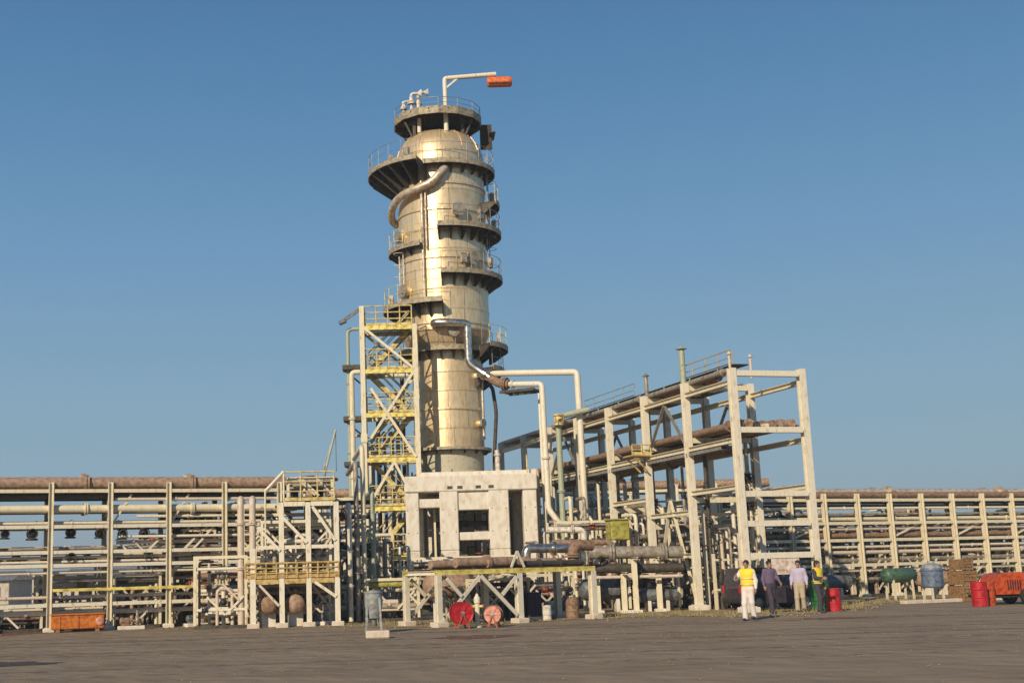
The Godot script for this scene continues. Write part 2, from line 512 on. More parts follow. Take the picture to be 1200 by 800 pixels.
func drum_v(label: String, pos: Vector3, r: float, h: float, legs: float, m: Material) -> Node3D:
	var o := thing("vertical_drum", label, "process drum", pos)
	part(o, "shell", lathe([Vector2(0, legs - r * 0.5), Vector2(r * 0.5, legs - r * 0.43), Vector2(r * 0.87, legs - r * 0.2), Vector2(r, legs), Vector2(r, legs + h), Vector2(r * 0.87, legs + h + r * 0.24), Vector2(r * 0.5, legs + h + r * 0.43), Vector2(0, legs + h + r * 0.5)], 24, true), m)
	for k in 4:
		var a := PI / 4 + k * PI / 2
		bar(o, "leg", Vector3(cos(a) * r * 0.95, 0, sin(a) * r * 0.95), Vector3(cos(a) * r * 0.95, legs + 0.25, sin(a) * r * 0.95), 0.09, M.dark_steel)
	rod(o, "nozzle", Vector3(0, legs + h + r * 0.4, 0), Vector3(0, legs + h + r * 0.9, 0), r * 0.22, m)
	part(o, "nozzle_flange", U.flange, M.dark_steel, Transform3D(Basis().scaled(Vector3(r * 0.8, 0.05, r * 0.8)), Vector3(0, legs + h + r * 0.9, 0)))
	part(o, "girth_band", ring_mesh(r * 1.0, 0.025, 24, 6), M.galv, at(Vector3(0, legs + h * 0.6, 0)))
	return o

func pump(label: String, pos: Vector3, turn: float, m: Material, s := 1.0) -> Node3D:
	var o := thing("pump", label, "pump", pos, turn)
	var b := Basis.from_euler(Vector3(0, 0, -PI / 2))
	part(o, "plinth", bevel_box(Vector3(1.5, 0.22, 0.6) * s, 0.02), M.concrete)
	part(o, "motor", lathe([Vector2(0, 0), Vector2(0.16, 0), Vector2(0.19, 0.05), Vector2(0.19, 0.5), Vector2(0.16, 0.55), Vector2(0.16, 0.62), Vector2(0, 0.62)], 20), m, Transform3D(b.scaled(Vector3.ONE * s), Vector3(-0.65, 0.5, 0) * s))
	part(o, "motor_foot", bevel_box(Vector3(0.45, 0.16, 0.32) * s, 0.01), m, at(Vector3(-0.35, 0.2, 0) * s))
	rod(o, "shaft", Vector3(-0.03, 0.5, 0) * s, Vector3(0.25, 0.5, 0) * s, 0.05 * s, M.galv)
	part(o, "casing", lathe([Vector2(0, 0), Vector2(0.26, 0.02), Vector2(0.3, 0.08), Vector2(0.26, 0.2), Vector2(0.12, 0.26), Vector2(0.12, 0.4), Vector2(0.2, 0.4), Vector2(0.2, 0.45), Vector2(0, 0.45)], 20), M.grey_pipe, Transform3D(b.scaled(Vector3.ONE * s), Vector3(0.22, 0.5, 0) * s))
	rod(o, "discharge", Vector3(0.34, 0.6, 0) * s, Vector3(0.34, 1.15, 0) * s, 0.08 * s, M.grey_pipe)
	part(o, "discharge_flange", U.flange, M.dark_steel, Transform3D(Basis().scaled(Vector3(0.3, 0.05, 0.3) * s), Vector3(0.34, 1.15, 0) * s))
	return o

func cabinet(label: String, pos: Vector3, turn: float, size: Vector3, m: Material) -> Node3D:
	var o := thing("control_cabinet", label, "cabinet", pos, turn)
	part(o, "body", bevel_box(size, 0.02), m, at(Vector3(0, 0.1, 0)))
	part(o, "plinth", bevel_box(Vector3(size.x * 1.1, 0.1, size.z * 1.1), 0.01), M.concrete)
	for s in [-1.0, 1.0]:
		var d := part(o, "door", bevel_box(Vector3(size.x * 0.46, size.y * 0.88, 0.025), 0.008), m, at(Vector3(s * size.x * 0.24, 0.1 + size.y * 0.06, size.z / 2 + 0.008)))
		bar(d, "handle", Vector3(-s * size.x * 0.18, size.y * 0.4, 0.02), Vector3(-s * size.x * 0.18, size.y * 0.52, 0.02), 0.03, M.dark_steel)
	return o

# a welded piping skid: headers, risers, valves and a motor on one steel base
func skid(label: String, pos: Vector3, turn: float, size: Vector3, seed_: int, pal: Array) -> Node3D:
	var o := thing("piping_skid", label, "piping", pos, turn)
	var g := RandomNumberGenerator.new()
	g.seed = seed_
	var X := size.x; var Y := size.y; var Z := size.z
	var pm := func(): return pal[g.randi() % pal.size()]
	for s in [-0.5, 0.5]:
		beam(o, "base_beam", Vector3(-X / 2, 0.06, Z * s), Vector3(X / 2, 0.06, Z * s), 0.12, M.dark_steel)
		for e in [-0.5, 0.5]:
			beam(o, "post", Vector3(X * e, 0.12, Z * s), Vector3(X * e, Y, Z * s), 0.09, M.cream)
	beam(o, "top_beam", Vector3(-X / 2, Y - 0.05, Z * 0.5), Vector3(X / 2, Y - 0.05, Z * 0.5), 0.1, M.cream)
	var rows := int(X / 0.25)
	for k in 5 + int(Y * 2.6):
		var y := g.randf_range(0.3, Y - 0.1)
		var z := g.randf_range(-Z / 2, Z / 2)
		var r := g.randf_range(0.035, 0.11)
		rod(o, "header", Vector3(-X / 2 + 0.02, y, z), Vector3(X / 2 - 0.02, y, z), r, pm.call())
		if g.randf() < 0.75:
			valve(o, "valve", Vector3(g.randf_range(-X * 0.4, X * 0.4), y, z), Vector3.RIGHT, r * 1.3, [M.dark_steel, M.black, M.grey_pipe, M.brick_red][g.randi() % 4], [M.dark_steel, M.brick_red, M.slate][g.randi() % 3])
	for k in rows:
		var x := -X / 2 + X * (k + g.randf_range(0.2, 0.8)) / rows
		var r := g.randf_range(0.03, 0.085)
		var z := g.randf_range(-Z / 2, Z / 2)
		var y0 := g.randf_range(0.1, 0.5)
		var y1 := g.randf_range(Y * 0.5, Y + 0.1)
		var m: Material = pm.call()
		part(o, "riser", tube([Vector3(x, 0.05, z), Vector3(x, y1, z), Vector3(x + g.randf_range(-0.5, 0.5), y1, z + g.randf_range(-0.6, 0.2))], r, r * 3, 12), m)
		if g.randf() < 0.6:
			valve(o, "valve", Vector3(x, lerpf(y0, y1, 0.5), z), Vector3.UP, r * 1.4, [M.dark_steel, M.black, M.grey_pipe][g.randi() % 3], M.dark_steel)
		if g.randf() < 0.5:
			flange_pair(o, Vector3(x, lerpf(y0, y1, 0.8), z), Vector3.UP, r, M.dark_steel)
	for k in 2 + int(X):
		var x := g.randf_range(-X / 2, X / 2 - 0.5)
		var y := g.randf_range(0.15, maxf(0.2, Y - 0.9))
		var dn := 1.0 if g.randf() < 0.5 else -1.0
		bar(o, "diagonal", Vector3(x, y if dn > 0 else y + 0.6, Z * 0.5 + 0.06), Vector3(x + minf(0.6, X / 2 - x), y + 0.6 if dn > 0 else y, Z * 0.5 + 0.06), 0.07, [M.cream, M.pale, M.pinkish][g.randi() % 3], 0.035)
	for k in int(X / 0.6):
		var x := -X / 2 + X * (k + 0.5) / int(X / 0.6)
		var s := g.randf_range(0.25, 0.5)
		part(o, "equipment_box", bevel_box(Vector3(s, s * g.randf_range(0.8, 1.6), s * 0.8), 0.02), [M.dark_steel, M.black, M.slate, M.rust_pipe, M.grey_green][g.randi() % 5], at(Vector3(x + g.randf_range(-0.2, 0.2), 0.12, -Z * 0.3)))
	return o

# ---------------------------------------------------------------- the column
func ring_platform(o: Node3D, y: float, r0: float, r1: float, a0: float, a1: float, rail: Material, h := 0.95) -> void:
	a0 = deg_to_rad(a0); a1 = deg_to_rad(a1)
	var whole := a1 - a0 > 6.2
	var seg := maxi(4, int((a1 - a0) / 0.16))
	var p := part(o, "platform", sector(r0, r1, a0, a1, -0.03, 0.03, seg, whole), M.grating, at(Vector3(0, y, 0)))
	part(p, "edge_beam", sector(r1 - 0.012, r1 + 0.03, a0, a1, (-0.12 if h > 0 else -0.1), (0.12 if h > 0 else 0.03), seg, whole), M.edge_plate)
	part(p, "inner_beam", sector(r0 + (r1 - r0) * 0.5, r0 + (r1 - r0) * 0.5 + 0.06, a0, a1, -0.13, -0.032, seg, whole), M.dark_steel)
	var n := maxi(2, int((a1 - a0) * r1 / 0.75))
	for k in n + (0 if whole else 1):
		var t := lerpf(a0, a1, float(k) / n)
		var d := Vector3(sin(t), 0, cos(t))
		part(p, "bracket", U.gusset, M.dark_steel, Transform3D(Basis(d * (r1 - r0), Vector3(0, (r1 - r0) * 0.75, 0), d.cross(Vector3.UP)), d * r0 + Vector3(0, -0.035, 0)))
		if h > 0: rod(p, "rail_post", d * (r1 - 0.03) + Vector3(0, 0.03, 0), d * (r1 - 0.03) + Vector3(0, h, 0), 0.014, rail)
	if h <= 0: return
	part(p, "mid_rail", tube(arc(r1 - 0.03, a0, a1, h * 0.55, seg), 0.01, 0, 8), rail)
	part(p, "top_rail", tube(arc(r1 - 0.03, a0, a1, h, seg), 0.014, 0, 8), rail)

func ladder(o: Node3D, y0: float, y1: float, ang: float, r: float, m: Material) -> void:
	var t := deg_to_rad(ang)
	var d := Vector3(sin(t), 0, cos(t))
	var s := Vector3(cos(t), 0, -sin(t))
	var l := part(o, "ladder", U.box, m, along(d * r + s * 0.2 + Vector3(0, y0, 0), d * r + s * 0.2 + Vector3(0, y1, 0), 0.05, 0.03, s))
	l.transform = Transform3D(Basis(), Vector3.ZERO)
	var st := begin()
	for q in [-0.2, 0.2]:
		var c: Vector3 = d * r + s * q
		put_box(st, c + Vector3(-0.02, y0, -0.02), c + Vector3(0.02, y1, 0.02))
	l.mesh = finish(st)
	for k in int((y1 - y0) / 0.3):
		var c := d * r + Vector3(0, y0 + 0.2 + k * 0.3, 0)
		rod(l, "rung", c - s * 0.2, c + s * 0.2, 0.012, m)
	for k in int((y1 - y0 - 1.2) / 0.6):
		var pts := []
		for j in 9:
			var a := lerpf(-PI / 2, PI / 2, j / 8.0)
			pts.append(d * (r + 0.02 + cos(a) * 0.38) + s * sin(a) * 0.3 + Vector3(0, y0 + 1.4 + k * 0.6, 0))
		part(l, "cage_hoop", tube(pts, 0.014, 0, 6), m)

func nozzle(o: Node3D, y: float, ang: float, r: float, size: float, m: Material) -> void:
	var t := deg_to_rad(ang)
	var d := Vector3(sin(t), 0, cos(t))
	var n := rod(o, "manway", d * (r - 0.1) + Vector3(0, y, 0), d * (r + 0.25) + Vector3(0, y, 0), size, m)
	n.name = "manway"
	var f := part(o, "manway_cover", U.flange, M.grey_pipe, Transform3D(along(Vector3.ZERO, d, 1, 1).basis.orthonormalized().scaled_local(Vector3(size * 2.7, 0.09, size * 2.7)), d * (r + 0.27) + Vector3(0, y, 0)))
	f.name = "manway_cover"

func column_vessel() -> void:
	var c := thing("distillation_column", "tall gold-grey metal-clad distillation column ringed by dark platforms, standing on the concrete table", "distillation column", Vector3(2.2, 6.15, -62))
	var b := 6.15
	var RL := 1.70
	var RU := 2.17
	part(c, "skirt", lathe([Vector2(RL + 0.12, 0), Vector2(RL + 0.12, 0.12), Vector2(RL - 0.05, 0.14), Vector2(RL - 0.05, 1.35)], 48), M.skirt)
	part(c, "shell", lathe([Vector2(RL - 0.04, 1.3), Vector2(RL - 0.04, 12.0 - b), Vector2(RU - 0.04, 13.1 - b), Vector2(RU - 0.04, 22.0 - b)], 48), M.dark_steel)
	# metal jacketing laid course by course, every sheet its own piece
	var g := RandomNumberGenerator.new()
	g.seed = 5
	var lay := func(y0: float, y1: float, r: float, n: int, cnt: int, r2: float):
		var h := (y1 - y0) / cnt
		for k in cnt:
			var ra := lerpf(r, r2, float(k) / cnt)
			var rb := lerpf(r, r2, float(k + 1) / cnt)
			var sheet := jacket_sheet(ra, TAU / n - 0.006, h - 0.006, rb)
			var off := g.randf() * TAU
			for j in n:
				var e := Vector3(g.randf_range(-0.004, 0.004), off + TAU * j / n + g.randf_range(-0.002, 0.002), g.randf_range(-0.004, 0.004))
				part(c, "jacket_sheet", sheet, M.jacket[g.randi() % 4], at(Vector3(0, y0 + k * h, 0), e))
			part(c, "band", sector(ra + 0.012, ra + 0.03, 0, TAU, y0 + k * h - 0.03, y0 + k * h + 0.03, 48, true), M.jacket[3])
	lay.call(7.5 - b, 12.0 - b, RL, 12, 5, RL)
	lay.call(12.0 - b, 13.1 - b, RL, 14, 1, RU)
	lay.call(13.1 - b, 22.0 - b, RU, 14, 9, RU)
	part(c, "top_head", lathe([Vector2(RU + 0.02, 22.0 - b), Vector2(RU - 0.03, 22.25 - b), Vector2(RU - 0.14, 22.6 - b), Vector2(RU - 0.36, 22.95 - b), Vector2(RU - 0.75, 23.25 - b), Vector2(RU - 1.3, 23.45 - b), Vector2(0, 23.56 - b)], 48, true), M.jacket[1])
	for k in 12:
		var t := TAU * k / 12
		var pts := []
		for q in [[RU - 0.01, 22.25], [RU - 0.12, 22.6], [RU - 0.34, 22.95], [RU - 0.73, 23.26]]:
			pts.append(Vector3(sin(t) * q[0], q[1] - b, cos(t) * q[0]))
		part(c, "head_seam", tube(pts, 0.018, 0, 6), M.jacket[0])
	# platforms from the bottom up
	ring_platform(c, 7.42 - b, RL, RL + 0.32, -180, 180, M.galv, 0.0)
	ring_platform(c, 12.15 - b, RL + 0.05, RL + 0.62, -180, 180, M.galv)
	ring_platform(c, 12.28 - b, RL + 0.62, RL + 1.32, 42, 112, M.lemon)
	ring_platform(c, 11.2 - b, RL, RL + 1.1, 50, 108, M.galv)
	ring_platform(c, 14.35 - b, RU, RU + 0.85, -112, -4, M.lemon)
	ring_platform(c, 15.75 - b, RU, RU + 0.72, -4, 116, M.galv)
	ring_platform(c, 17.25 - b, RU, RU + 0.52, -104, -26, M.lemon)
	ring_platform(c, 18.05 - b, RU, RU + 0.75, -6, 112, M.galv)
	ring_platform(c, 19.55 - b, RU, RU + 0.72, 66, 112, M.lemon)
	ring_platform(c, 21.25 - b, RU, RU + 0.55, -20, 250, M.galv)
	ring_platform(c, 21.25 - b, RU, RU + 1.45, -110, -20, M.galv)
	# brackets of pipe guides and cleats that ring the cladding
	for q in [[9.3, RL], [16.6, RU], [19.0, RU], [20.3, RU], [13.4, RU]]:
		part(c, "stiffener_ring", sector(q[1], q[1] + 0.07, 0, TAU, q[0] - b - 0.05, q[0] - b + 0.05, 48, true), M.jacket[3])
	# top platform over the head, on four legs
	var tp := part(c, "top_platform", lathe([Vector2(0, 0), Vector2(2.2, 0), Vector2(2.2, 0.1), Vector2(0, 0.1)], 14), M.grating, at(Vector3(-0.05, 24.05 - b, 0.0)))
	part(tp, "edge_beam", sector(2.2, 2.25, 0, TAU, -0.22, 0.16, 14, true), M.edge_plate)
	part(tp, "mid_rail", tube(arc(2.2, 0, TAU, 0.36, 14), 0.012, 0, 8), M.galv)
	part(tp, "top_rail", tube(arc(2.2, 0, TAU, 0.62, 14), 0.016, 0, 8), M.galv)
	for k in 14:
		var ra := TAU * k / 14
		rod(tp, "rail_post", Vector3(sin(ra) * 2.2, 0.1, cos(ra) * 2.2), Vector3(sin(ra) * 2.2, 0.62, cos(ra) * 2.2), 0.014, M.galv)
	for s in [-1.0, 1.0]:
		beam(tp, "joist", Vector3(-1.5, -0.08, s * 1.4), Vector3(1.5, -0.08, s * 1.4), 0.15, M.dark_steel)
		beam(tp, "joist", Vector3(-2.0, -0.08, s * 0.6), Vector3(2.0, -0.08, s * 0.6), 0.16, M.dark_steel)
		for e in [-1.0, 1.0]:
			beam(tp, "leg", Vector3(s * 1.2, -1.35, e * 1.1), Vector3(s * 1.2, -0.02, e * 1.1), 0.16, M.dark_steel)
			bar(tp, "knee_brace", Vector3(s * 1.25, -1.2, e * 1.1), Vector3(s * 1.75, -0.1, e * 1.2), 0.09, M.dark_steel)
	bar(tp, "access_step", Vector3(2.15, -0.72, -0.2), Vector3(2.75, -0.72, -0.2), 1.3, M.grating, 0.12)
	bar(tp, "access_step_edge", Vector3(2.75, -0.66, -0.85), Vector3(2.75, -0.66, 0.45), 0.3, M.dark_steel, 0.04)
	# relief valves and vents that stand through the top platform
	for q in [[-1.75, 0.6, 0.95, 0.11], [-1.35, 0.9, 1.25, 0.13], [-1.0, 0.5, 1.45, 0.12]]:
		var x: float = q[0]; var z: float = q[1]; var hh: float = q[2]
		var rv := part(c, "relief_valve", tube([Vector3(x, 24.1 - b, z), Vector3(x, 24.1 - b + hh, z), Vector3(x + 0.32, 24.1 - b + hh, z)], q[3] * 0.6, 0.2, 12), M.white)
		part(rv, "bonnet", lathe([Vector2(0, 0), Vector2(q[3] * 1.5, 0), Vector2(q[3] * 1.6, 0.1), Vector2(q[3], 0.18), Vector2(q[3] * 0.6, 0.42), Vector2(0, 0.46)], 14), M.white, at(Vector3(x, 24.1 - b + hh * 0.55, z)))
		part(rv, "bell_mouth", lathe([Vector2(q[3] * 0.6, 0), Vector2(q[3] * 1.7, 0.2), Vector2(q[3] * 1.6, 0.2), Vector2(q[3] * 0.5, 0.02)], 14), M.white, at(Vector3(x + 0.32, 24.1 - b + hh, z), Vector3(0, 0, -PI / 2)))
	rod(c, "vent_pipe", Vector3(-1.0, 23.2 - b, 1.15), Vector3(-1.0, 24.9 - b, 1.15), 0.1, M.pale)
	# davit: a post with an arm over the edge
	var dv := part(c, "davit", tube([Vector3(0.33, 23.1 - b, 1.55), Vector3(0.33, 25.85 - b, 1.55), Vector3(2.9, 26.0 - b, 1.55)], 0.115, 0.12, 14), M.pale)
	bar(dv, "davit_brace", Vector3(0.4, 25.35 - b, 1.55), Vector3(1.0, 25.85 - b, 1.55), 0.09, M.pale)
	part(dv, "davit_collar", U.flange, M.pale, Transform3D(Basis().scaled(Vector3(0.42, 0.1, 0.42)), Vector3(0.33, 24.2 - b, 1.55)))
	# ladders between the platforms, manways and small lines on the shell
	ladder(c, 12.2 - b, 15.3 - b, 140, RU + 0.2, M.galv)
	ladder(c, 14.4 - b, 18.2 - b, -62, RU + 0.2, M.pale)
	ladder(c, 18.1 - b, 22.2 - b, 78, RU + 0.2, M.galv)
	ladder(c, 15.8 - b, 18.9 - b, 70, RU + 0.2, M.galv)
	nozzle(c, 16.5 - b, 34, RU, 0.26, M.jacket[1])
	nozzle(c, 18.9 - b, 18, RU, 0.26, M.jacket[1])
	nozzle(c, 15.1 - b, -58, RU, 0.26, M.jacket[1])
	nozzle(c, 17.9 - b, -66, RU, 0.22, M.jacket[1])
	nozzle(c, 12.9 - b, 8, RU - 0.1, 0.2, M.jacket[1])
	nozzle(c, 8.6 - b, 55, RL, 0.16, M.jacket[1])
	for q in [[-26, 14.6, 20.4, 0.07], [-21, 17.0, 19.9, 0.045], [112, 8.0, 20, 0.09], [62, 8.0, 11.0, 0.06]]:
		var t := deg_to_rad(q[0])
		var rr: float = (RU if q[1] > 13 else RL) + 0.16
		rod(c, "riser_pipe", Vector3(sin(t) * rr, q[1] - b, cos(t) * rr), Vector3(sin(t) * rr, q[2] - b, cos(t) * rr), q[3], M.lagging)
		for k in 3:
			var y := lerpf(q[1], q[2], 0.15 + 0.35 * k) - b
			bar(c, "pipe_clip", Vector3(sin(t) * (rr - 0.15), y, cos(t) * (rr - 0.15)), Vector3(sin(t) * (rr + 0.02), y, cos(t) * (rr + 0.02)), 0.06, M.dark_steel)
	for k in 9:                                              # name plates, junction boxes and lamp brackets on the platforms
		var a := deg_to_rad([-70.0, -40, -95, 20, 60, 95, 45, 85, 100][k])
		var y: float = [21.3, 21.3, 14.4, 15.8, 15.8, 18.1, 18.1, 12.3, 19.6][k] - b
		part(c, "junction_box", bevel_box(Vector3(0.3, 0.5, 0.2), 0.02), M.grey_pipe, at(Vector3(sin(a) * (RU + 0.45), y + 0.35, cos(a) * (RU + 0.45)), Vector3(0, a, 0)))

func stair_tower() -> void:
	var o := thing("stair_tower", "cream steel stair tower with yellow handrails on the left side of the column", "stair tower", Vector3(-1.82, 0, -58.7))
	var W := 2.46
	var D := 1.55
	var lv := [2.45, 4.66, 6.88, 8.95, 11.0, 13.05]
	for x in [0.0, W]:
		for z in [0.0, -D]:
			beam(o, "column", Vector3(x, 0.1, z), Vector3(x, 14.0 if x == 0 else 13.1, z), 0.22, M.cream)
			part(o, "footing", bevel_box(Vector3(0.5, 0.16, 0.5), 0.02), M.concrete, at(Vector3(x, -0.04, z)))
	for i in lv.size():
		var y: float = lv[i]
		for z in [0.0, -D]:
			beam(o, "floor_beam", Vector3(0.12, y - 0.1, z), Vector3(W - 0.12, y - 0.1, z), 0.2, M.lemon if z == 0.0 else M.cream)
		for x in [0.0, W]:
			beam(o, "floor_beam", Vector3(x, y - 0.1, -0.12), Vector3(x, y - 0.1, -D + 0.12), 0.18, M.cream)
		var l := part(o, "landing", bevel_box(Vector3(W - 0.24, 0.05, 0.62 if i < 5 else D - 0.3), 0.01), M.grating, at(Vector3(W / 2, y + 0.004, -0.42 if i < 5 else -D / 2)))
		l.name = "landing"
		handrail(o, [Vector3(0.12, y + 0.03, -0.06), Vector3(W - 0.12, y + 0.03, -0.06)], M.yellow, 0.92, 0.6, 0.03)
		handrail(o, [Vector3(0.12, y + 0.03, -D + 0.06), Vector3(W - 0.12, y + 0.03, -D + 0.06)], M.yellow, 0.92, 0.6, 0.025)
		if i > 0:                                              # flight from the landing below
			var y0: float = lv[i - 1]
			var xa := 0.95 if (i - 1) % 2 == 0 else W - 0.95
			var xb := W - 0.95 if (i - 1) % 2 == 0 else 0.95
			xa = 0.25 if (i - 1) % 2 == 0 else W - 0.25
			xb = W - 0.25 if (i - 1) % 2 == 0 else 0.25
			var z0 := -1.12
			for s in [-0.3, 0.3]:
				bar(o, "stringer", Vector3(xa, y0, z0 + s), Vector3(xb, y - 0.05, z0 + s), 0.22, M.yellow if s > 0 else M.ochre, 0.04)
				rod(o, "stair_rail", Vector3(xa, y0 + 0.9, z0 + s), Vector3(xb, y + 0.85, z0 + s), 0.028, M.yellow)
				rod(o, "stair_rail", Vector3(xa, y0 + 0.5, z0 + s), Vector3(xb, y + 0.45, z0 + s), 0.022, M.yellow)
			for k in 9:
				var f := (k + 0.5) / 9.0
				bar(o, "tread", Vector3(lerpf(xa, xb, f), lerpf(y0, y, f), z0 - 0.28), Vector3(lerpf(xa, xb, f), lerpf(y0, y, f), z0 + 0.28), 0.04, M.grating, 0.2)
	# diagonal bracing on the front and back
	for z in [0.09, -D - 0.09]:
		bar(o, "brace", Vector3(0.1, lv[5] - 0.1, z), Vector3(W - 0.1, lv[4], z), 0.12, M.cream, 0.05)
		bar(o, "brace", Vector3(W - 0.1, lv[4] - 0.15, z), Vector3(0.3, lv[2] + 0.9, z), 0.12, M.cream, 0.05)
		bar(o, "brace", Vector3(0.35, lv[4] - 0.9, z + 0.06), Vector3(W - 0.1, lv[2], z + 0.06), 0.12, M.cream, 0.05)
		bar(o, "brace", Vector3(0.1, lv[1], z), Vector3(W * 0.55, lv[2] - 0.2, z), 0.12, M.cream, 0.05)
		bar(o, "brace", Vector3(W - 0.1, lv[1], z), Vector3(W * 0.55, lv[2] - 0.2, z), 0.12, M.cream, 0.05)
		bar(o, "brace", Vector3(0.1, 0.3, z), Vector3(W - 0.1, lv[0] - 0.2, z), 0.1, M.cream, 0.05)
	for x in [-0.09, W + 0.09]:
		for i in 5:
			bar(o, "side_brace", Vector3(x, lv[i], -0.1 if i % 2 else -D + 0.1), Vector3(x, lv[i + 1] - 0.15, -D + 0.1 if i % 2 else -0.1), 0.1, M.cream, 0.05)
	# small overhanging roof light bracket at the top left and side platforms on the left
	var da := bar(o, "lamp_arm", Vector3(0.05, 13.95, 0), Vector3(-0.85, 13.35, 0), 0.16, M.slate, 0.1)
	da.name = "lamp_arm"
	part(o, "floodlight", bevel_box(Vector3(0.36, 0.18, 0.3), 0.03), M.slate, at(Vector3(-0.86, 13.2, 0), Vector3(0, 0, 0.4)))
	for y in [11.15, 8.75, 6.65, 4.4]:
		bar(o, "side_bracket", Vector3(-0.95, y, -0.5), Vector3(-0.1, y, -0.5), 0.2, M.dark_steel, 1.0)
		bar(o, "bracket_strut", Vector3(-0.85, y - 0.1, -0.5), Vector3(-0.1, y - 0.75, -0.5), 0.07, M.dark_steel)
	part(o, "column_splice", bevel_box(Vector3(0.3, 0.4, 0.3), 0.01), M.cream, at(Vector3(0, 7.6, 0)))

func table_foundation() -> void:
	var o := thing("concrete_table", "pale concrete table with thick legs carrying the column", "foundation", Vector3(2.95, 0, -57.6))
	var m: Material = M.concrete
	part(o, "front_beam", bevel_box(Vector3(5.95, 0.72, 0.9), 0.04), m, at(Vector3(0, 5.2, -0.45)))
	part(o, "table_top", bevel_box(Vector3(5.3, 0.9, 1.85), 0.04), m, at(Vector3(0.42, 5.25, -1.82)))
	part(o, "table_top", bevel_box(Vector3(5.95, 0.9, 4.2), 0.04), m, at(Vector3(0.05, 5.25, -4.85)))
	# piers: two broad ones at the front, two slimmer at the ends, four behind
	for q in [[-1.02, 0.0, 0.82], [1.22, 0.0, 0.9], [-2.66, -0.05, 0.6], [2.62, -0.05, 0.62], [-2.4, -6.2, 0.7], [2.68, -6.2, 0.7], [-1.02, -6.2, 0.8], [1.2, -6.2, 0.8], [-1.6, -3.0, 0.7], [2.5, -3.0, 0.7]]:
		for lift in 2:
			part(o, "pier", bevel_box(Vector3(q[2], 2.64, 0.76), 0.035), m, at(Vector3(q[0], -0.05 + 2.646 * lift, q[1] - 0.42)))
		for y in [0.9, 1.9, 3.4, 4.4]:
			for s in [-0.28, 0.28]:
				rod(o, "tie_hole", Vector3(q[0] + s * q[2] / 0.8, y, q[1] - 0.05), Vector3(q[0] + s * q[2] / 0.8, y, q[1] - 0.036), 0.025, M.dark_steel)
	part(o, "tie_beam", bevel_box(Vector3(1.42, 0.9, 0.5), 0.03), m, at(Vector3(0.08, 4.36, -0.4)))
	part(o, "tie_beam", bevel_box(Vector3(1.42, 0.36, 0.5), 0.03), m, at(Vector3(0.08, 3.02, -0.4)))
	part(o, "tie_beam", bevel_box(Vector3(0.98, 0.4, 0.5), 0.03), m, at(Vector3(-1.9, 4.5, -0.42)))
	part(o, "tie_beam", bevel_box(Vector3(0.98, 0.6, 0.5), 0.03), m, at(Vector3(-1.9, 1.7, -0.42)))
	part(o, "back_wall", bevel_box(Vector3(5.9, 5.2, 0.3), 0.03), m, at(Vector3(0, 0, -7.2)))
	for x in [-0.95, -0.5, 0.32, 0.9]:
		part(o, "anchor_pocket", bevel_box(Vector3(0.24, 0.14, 0.05), 0.01), M.dark_steel, at(Vector3(x, 5.3 if absf(x) < 0.93 else 5.3, -0.01)))
	for k in 10:
		var a := TAU * k / 10
		rod(o, "anchor_bolt", Vector3(-0.75 + sin(a) * 1.95, 6.14, -4.4 + cos(a) * 1.95), Vector3(-0.75 + sin(a) * 1.95, 6.4, -4.4 + cos(a) * 1.95), 0.04, M.rust_pipe)
	part(o, "bearing_pad", lathe([Vector2(0, 0), Vector2(2.02, 0), Vector2(2.02, 0.012), Vector2(0, 0.012)], 32), M.dark_steel, at(Vector3(-0.75, 6.144, -4.4)))
	rod(o, "handrail_post", Vector3(2.6, 5.9, -0.6), Vector3(2.6, 6.8, -0.6), 0.03, M.yellow)

# a bank of upright lines with elbows that leave to the back, joined by two angles
func bank(label: String, pos: Vector3, turn: float, n: int, step: float, h: float, seed_: int, pal: Array, rmax := 0.1) -> void:
	var o := thing("pipe_bank", label, "piping", pos, turn)
	var g := RandomNumberGenerator.new()
	g.seed = seed_
	for k in n:
		var x := (k - (n - 1) * 0.5) * step + g.randf_range(-0.1, 0.1) * step
		var r := g.randf_range(0.45, 1.0) * minf(rmax, step * 0.38)
		var y := h * g.randf_range(0.62, 1.0)
		var m: Material = pal[g.randi() % pal.size()]
		var z := g.randf_range(-0.1, 0.1)
		part(o, "upright", tube([Vector3(x, 0, z), Vector3(x, y, z), Vector3(x + g.randf_range(-0.3, 0.3), y, z - g.randf_range(0.5, 1.6))], r, r * 3, 12), m)
		if g.randf() < 0.7: flange_pair(o, Vector3(x, y * g.randf_range(0.25, 0.85), z), Vector3.UP, r, m)
		if g.randf() < 0.5: valve(o, "valve", Vector3(x, y * g.randf_range(0.15, 0.5), z), Vector3.UP, r * 1.3, [M.dark_steel, M.grey_pipe, M.black][g.randi() % 3], M.dark_steel)
	for y in [h * 0.22, h * 0.55]:
		bar(o, "tie_angle", Vector3(-n * step * 0.5, y, -0.2), Vector3(n * step * 0.5, y, -0.2), 0.08, M.cream, 0.06)
	for s in [-0.5, 0.5]:
		bar(o, "post", Vector3(n * step * s, 0, -0.25), Vector3(n * step * s, h * 0.62, -0.25), 0.1, M.cream)

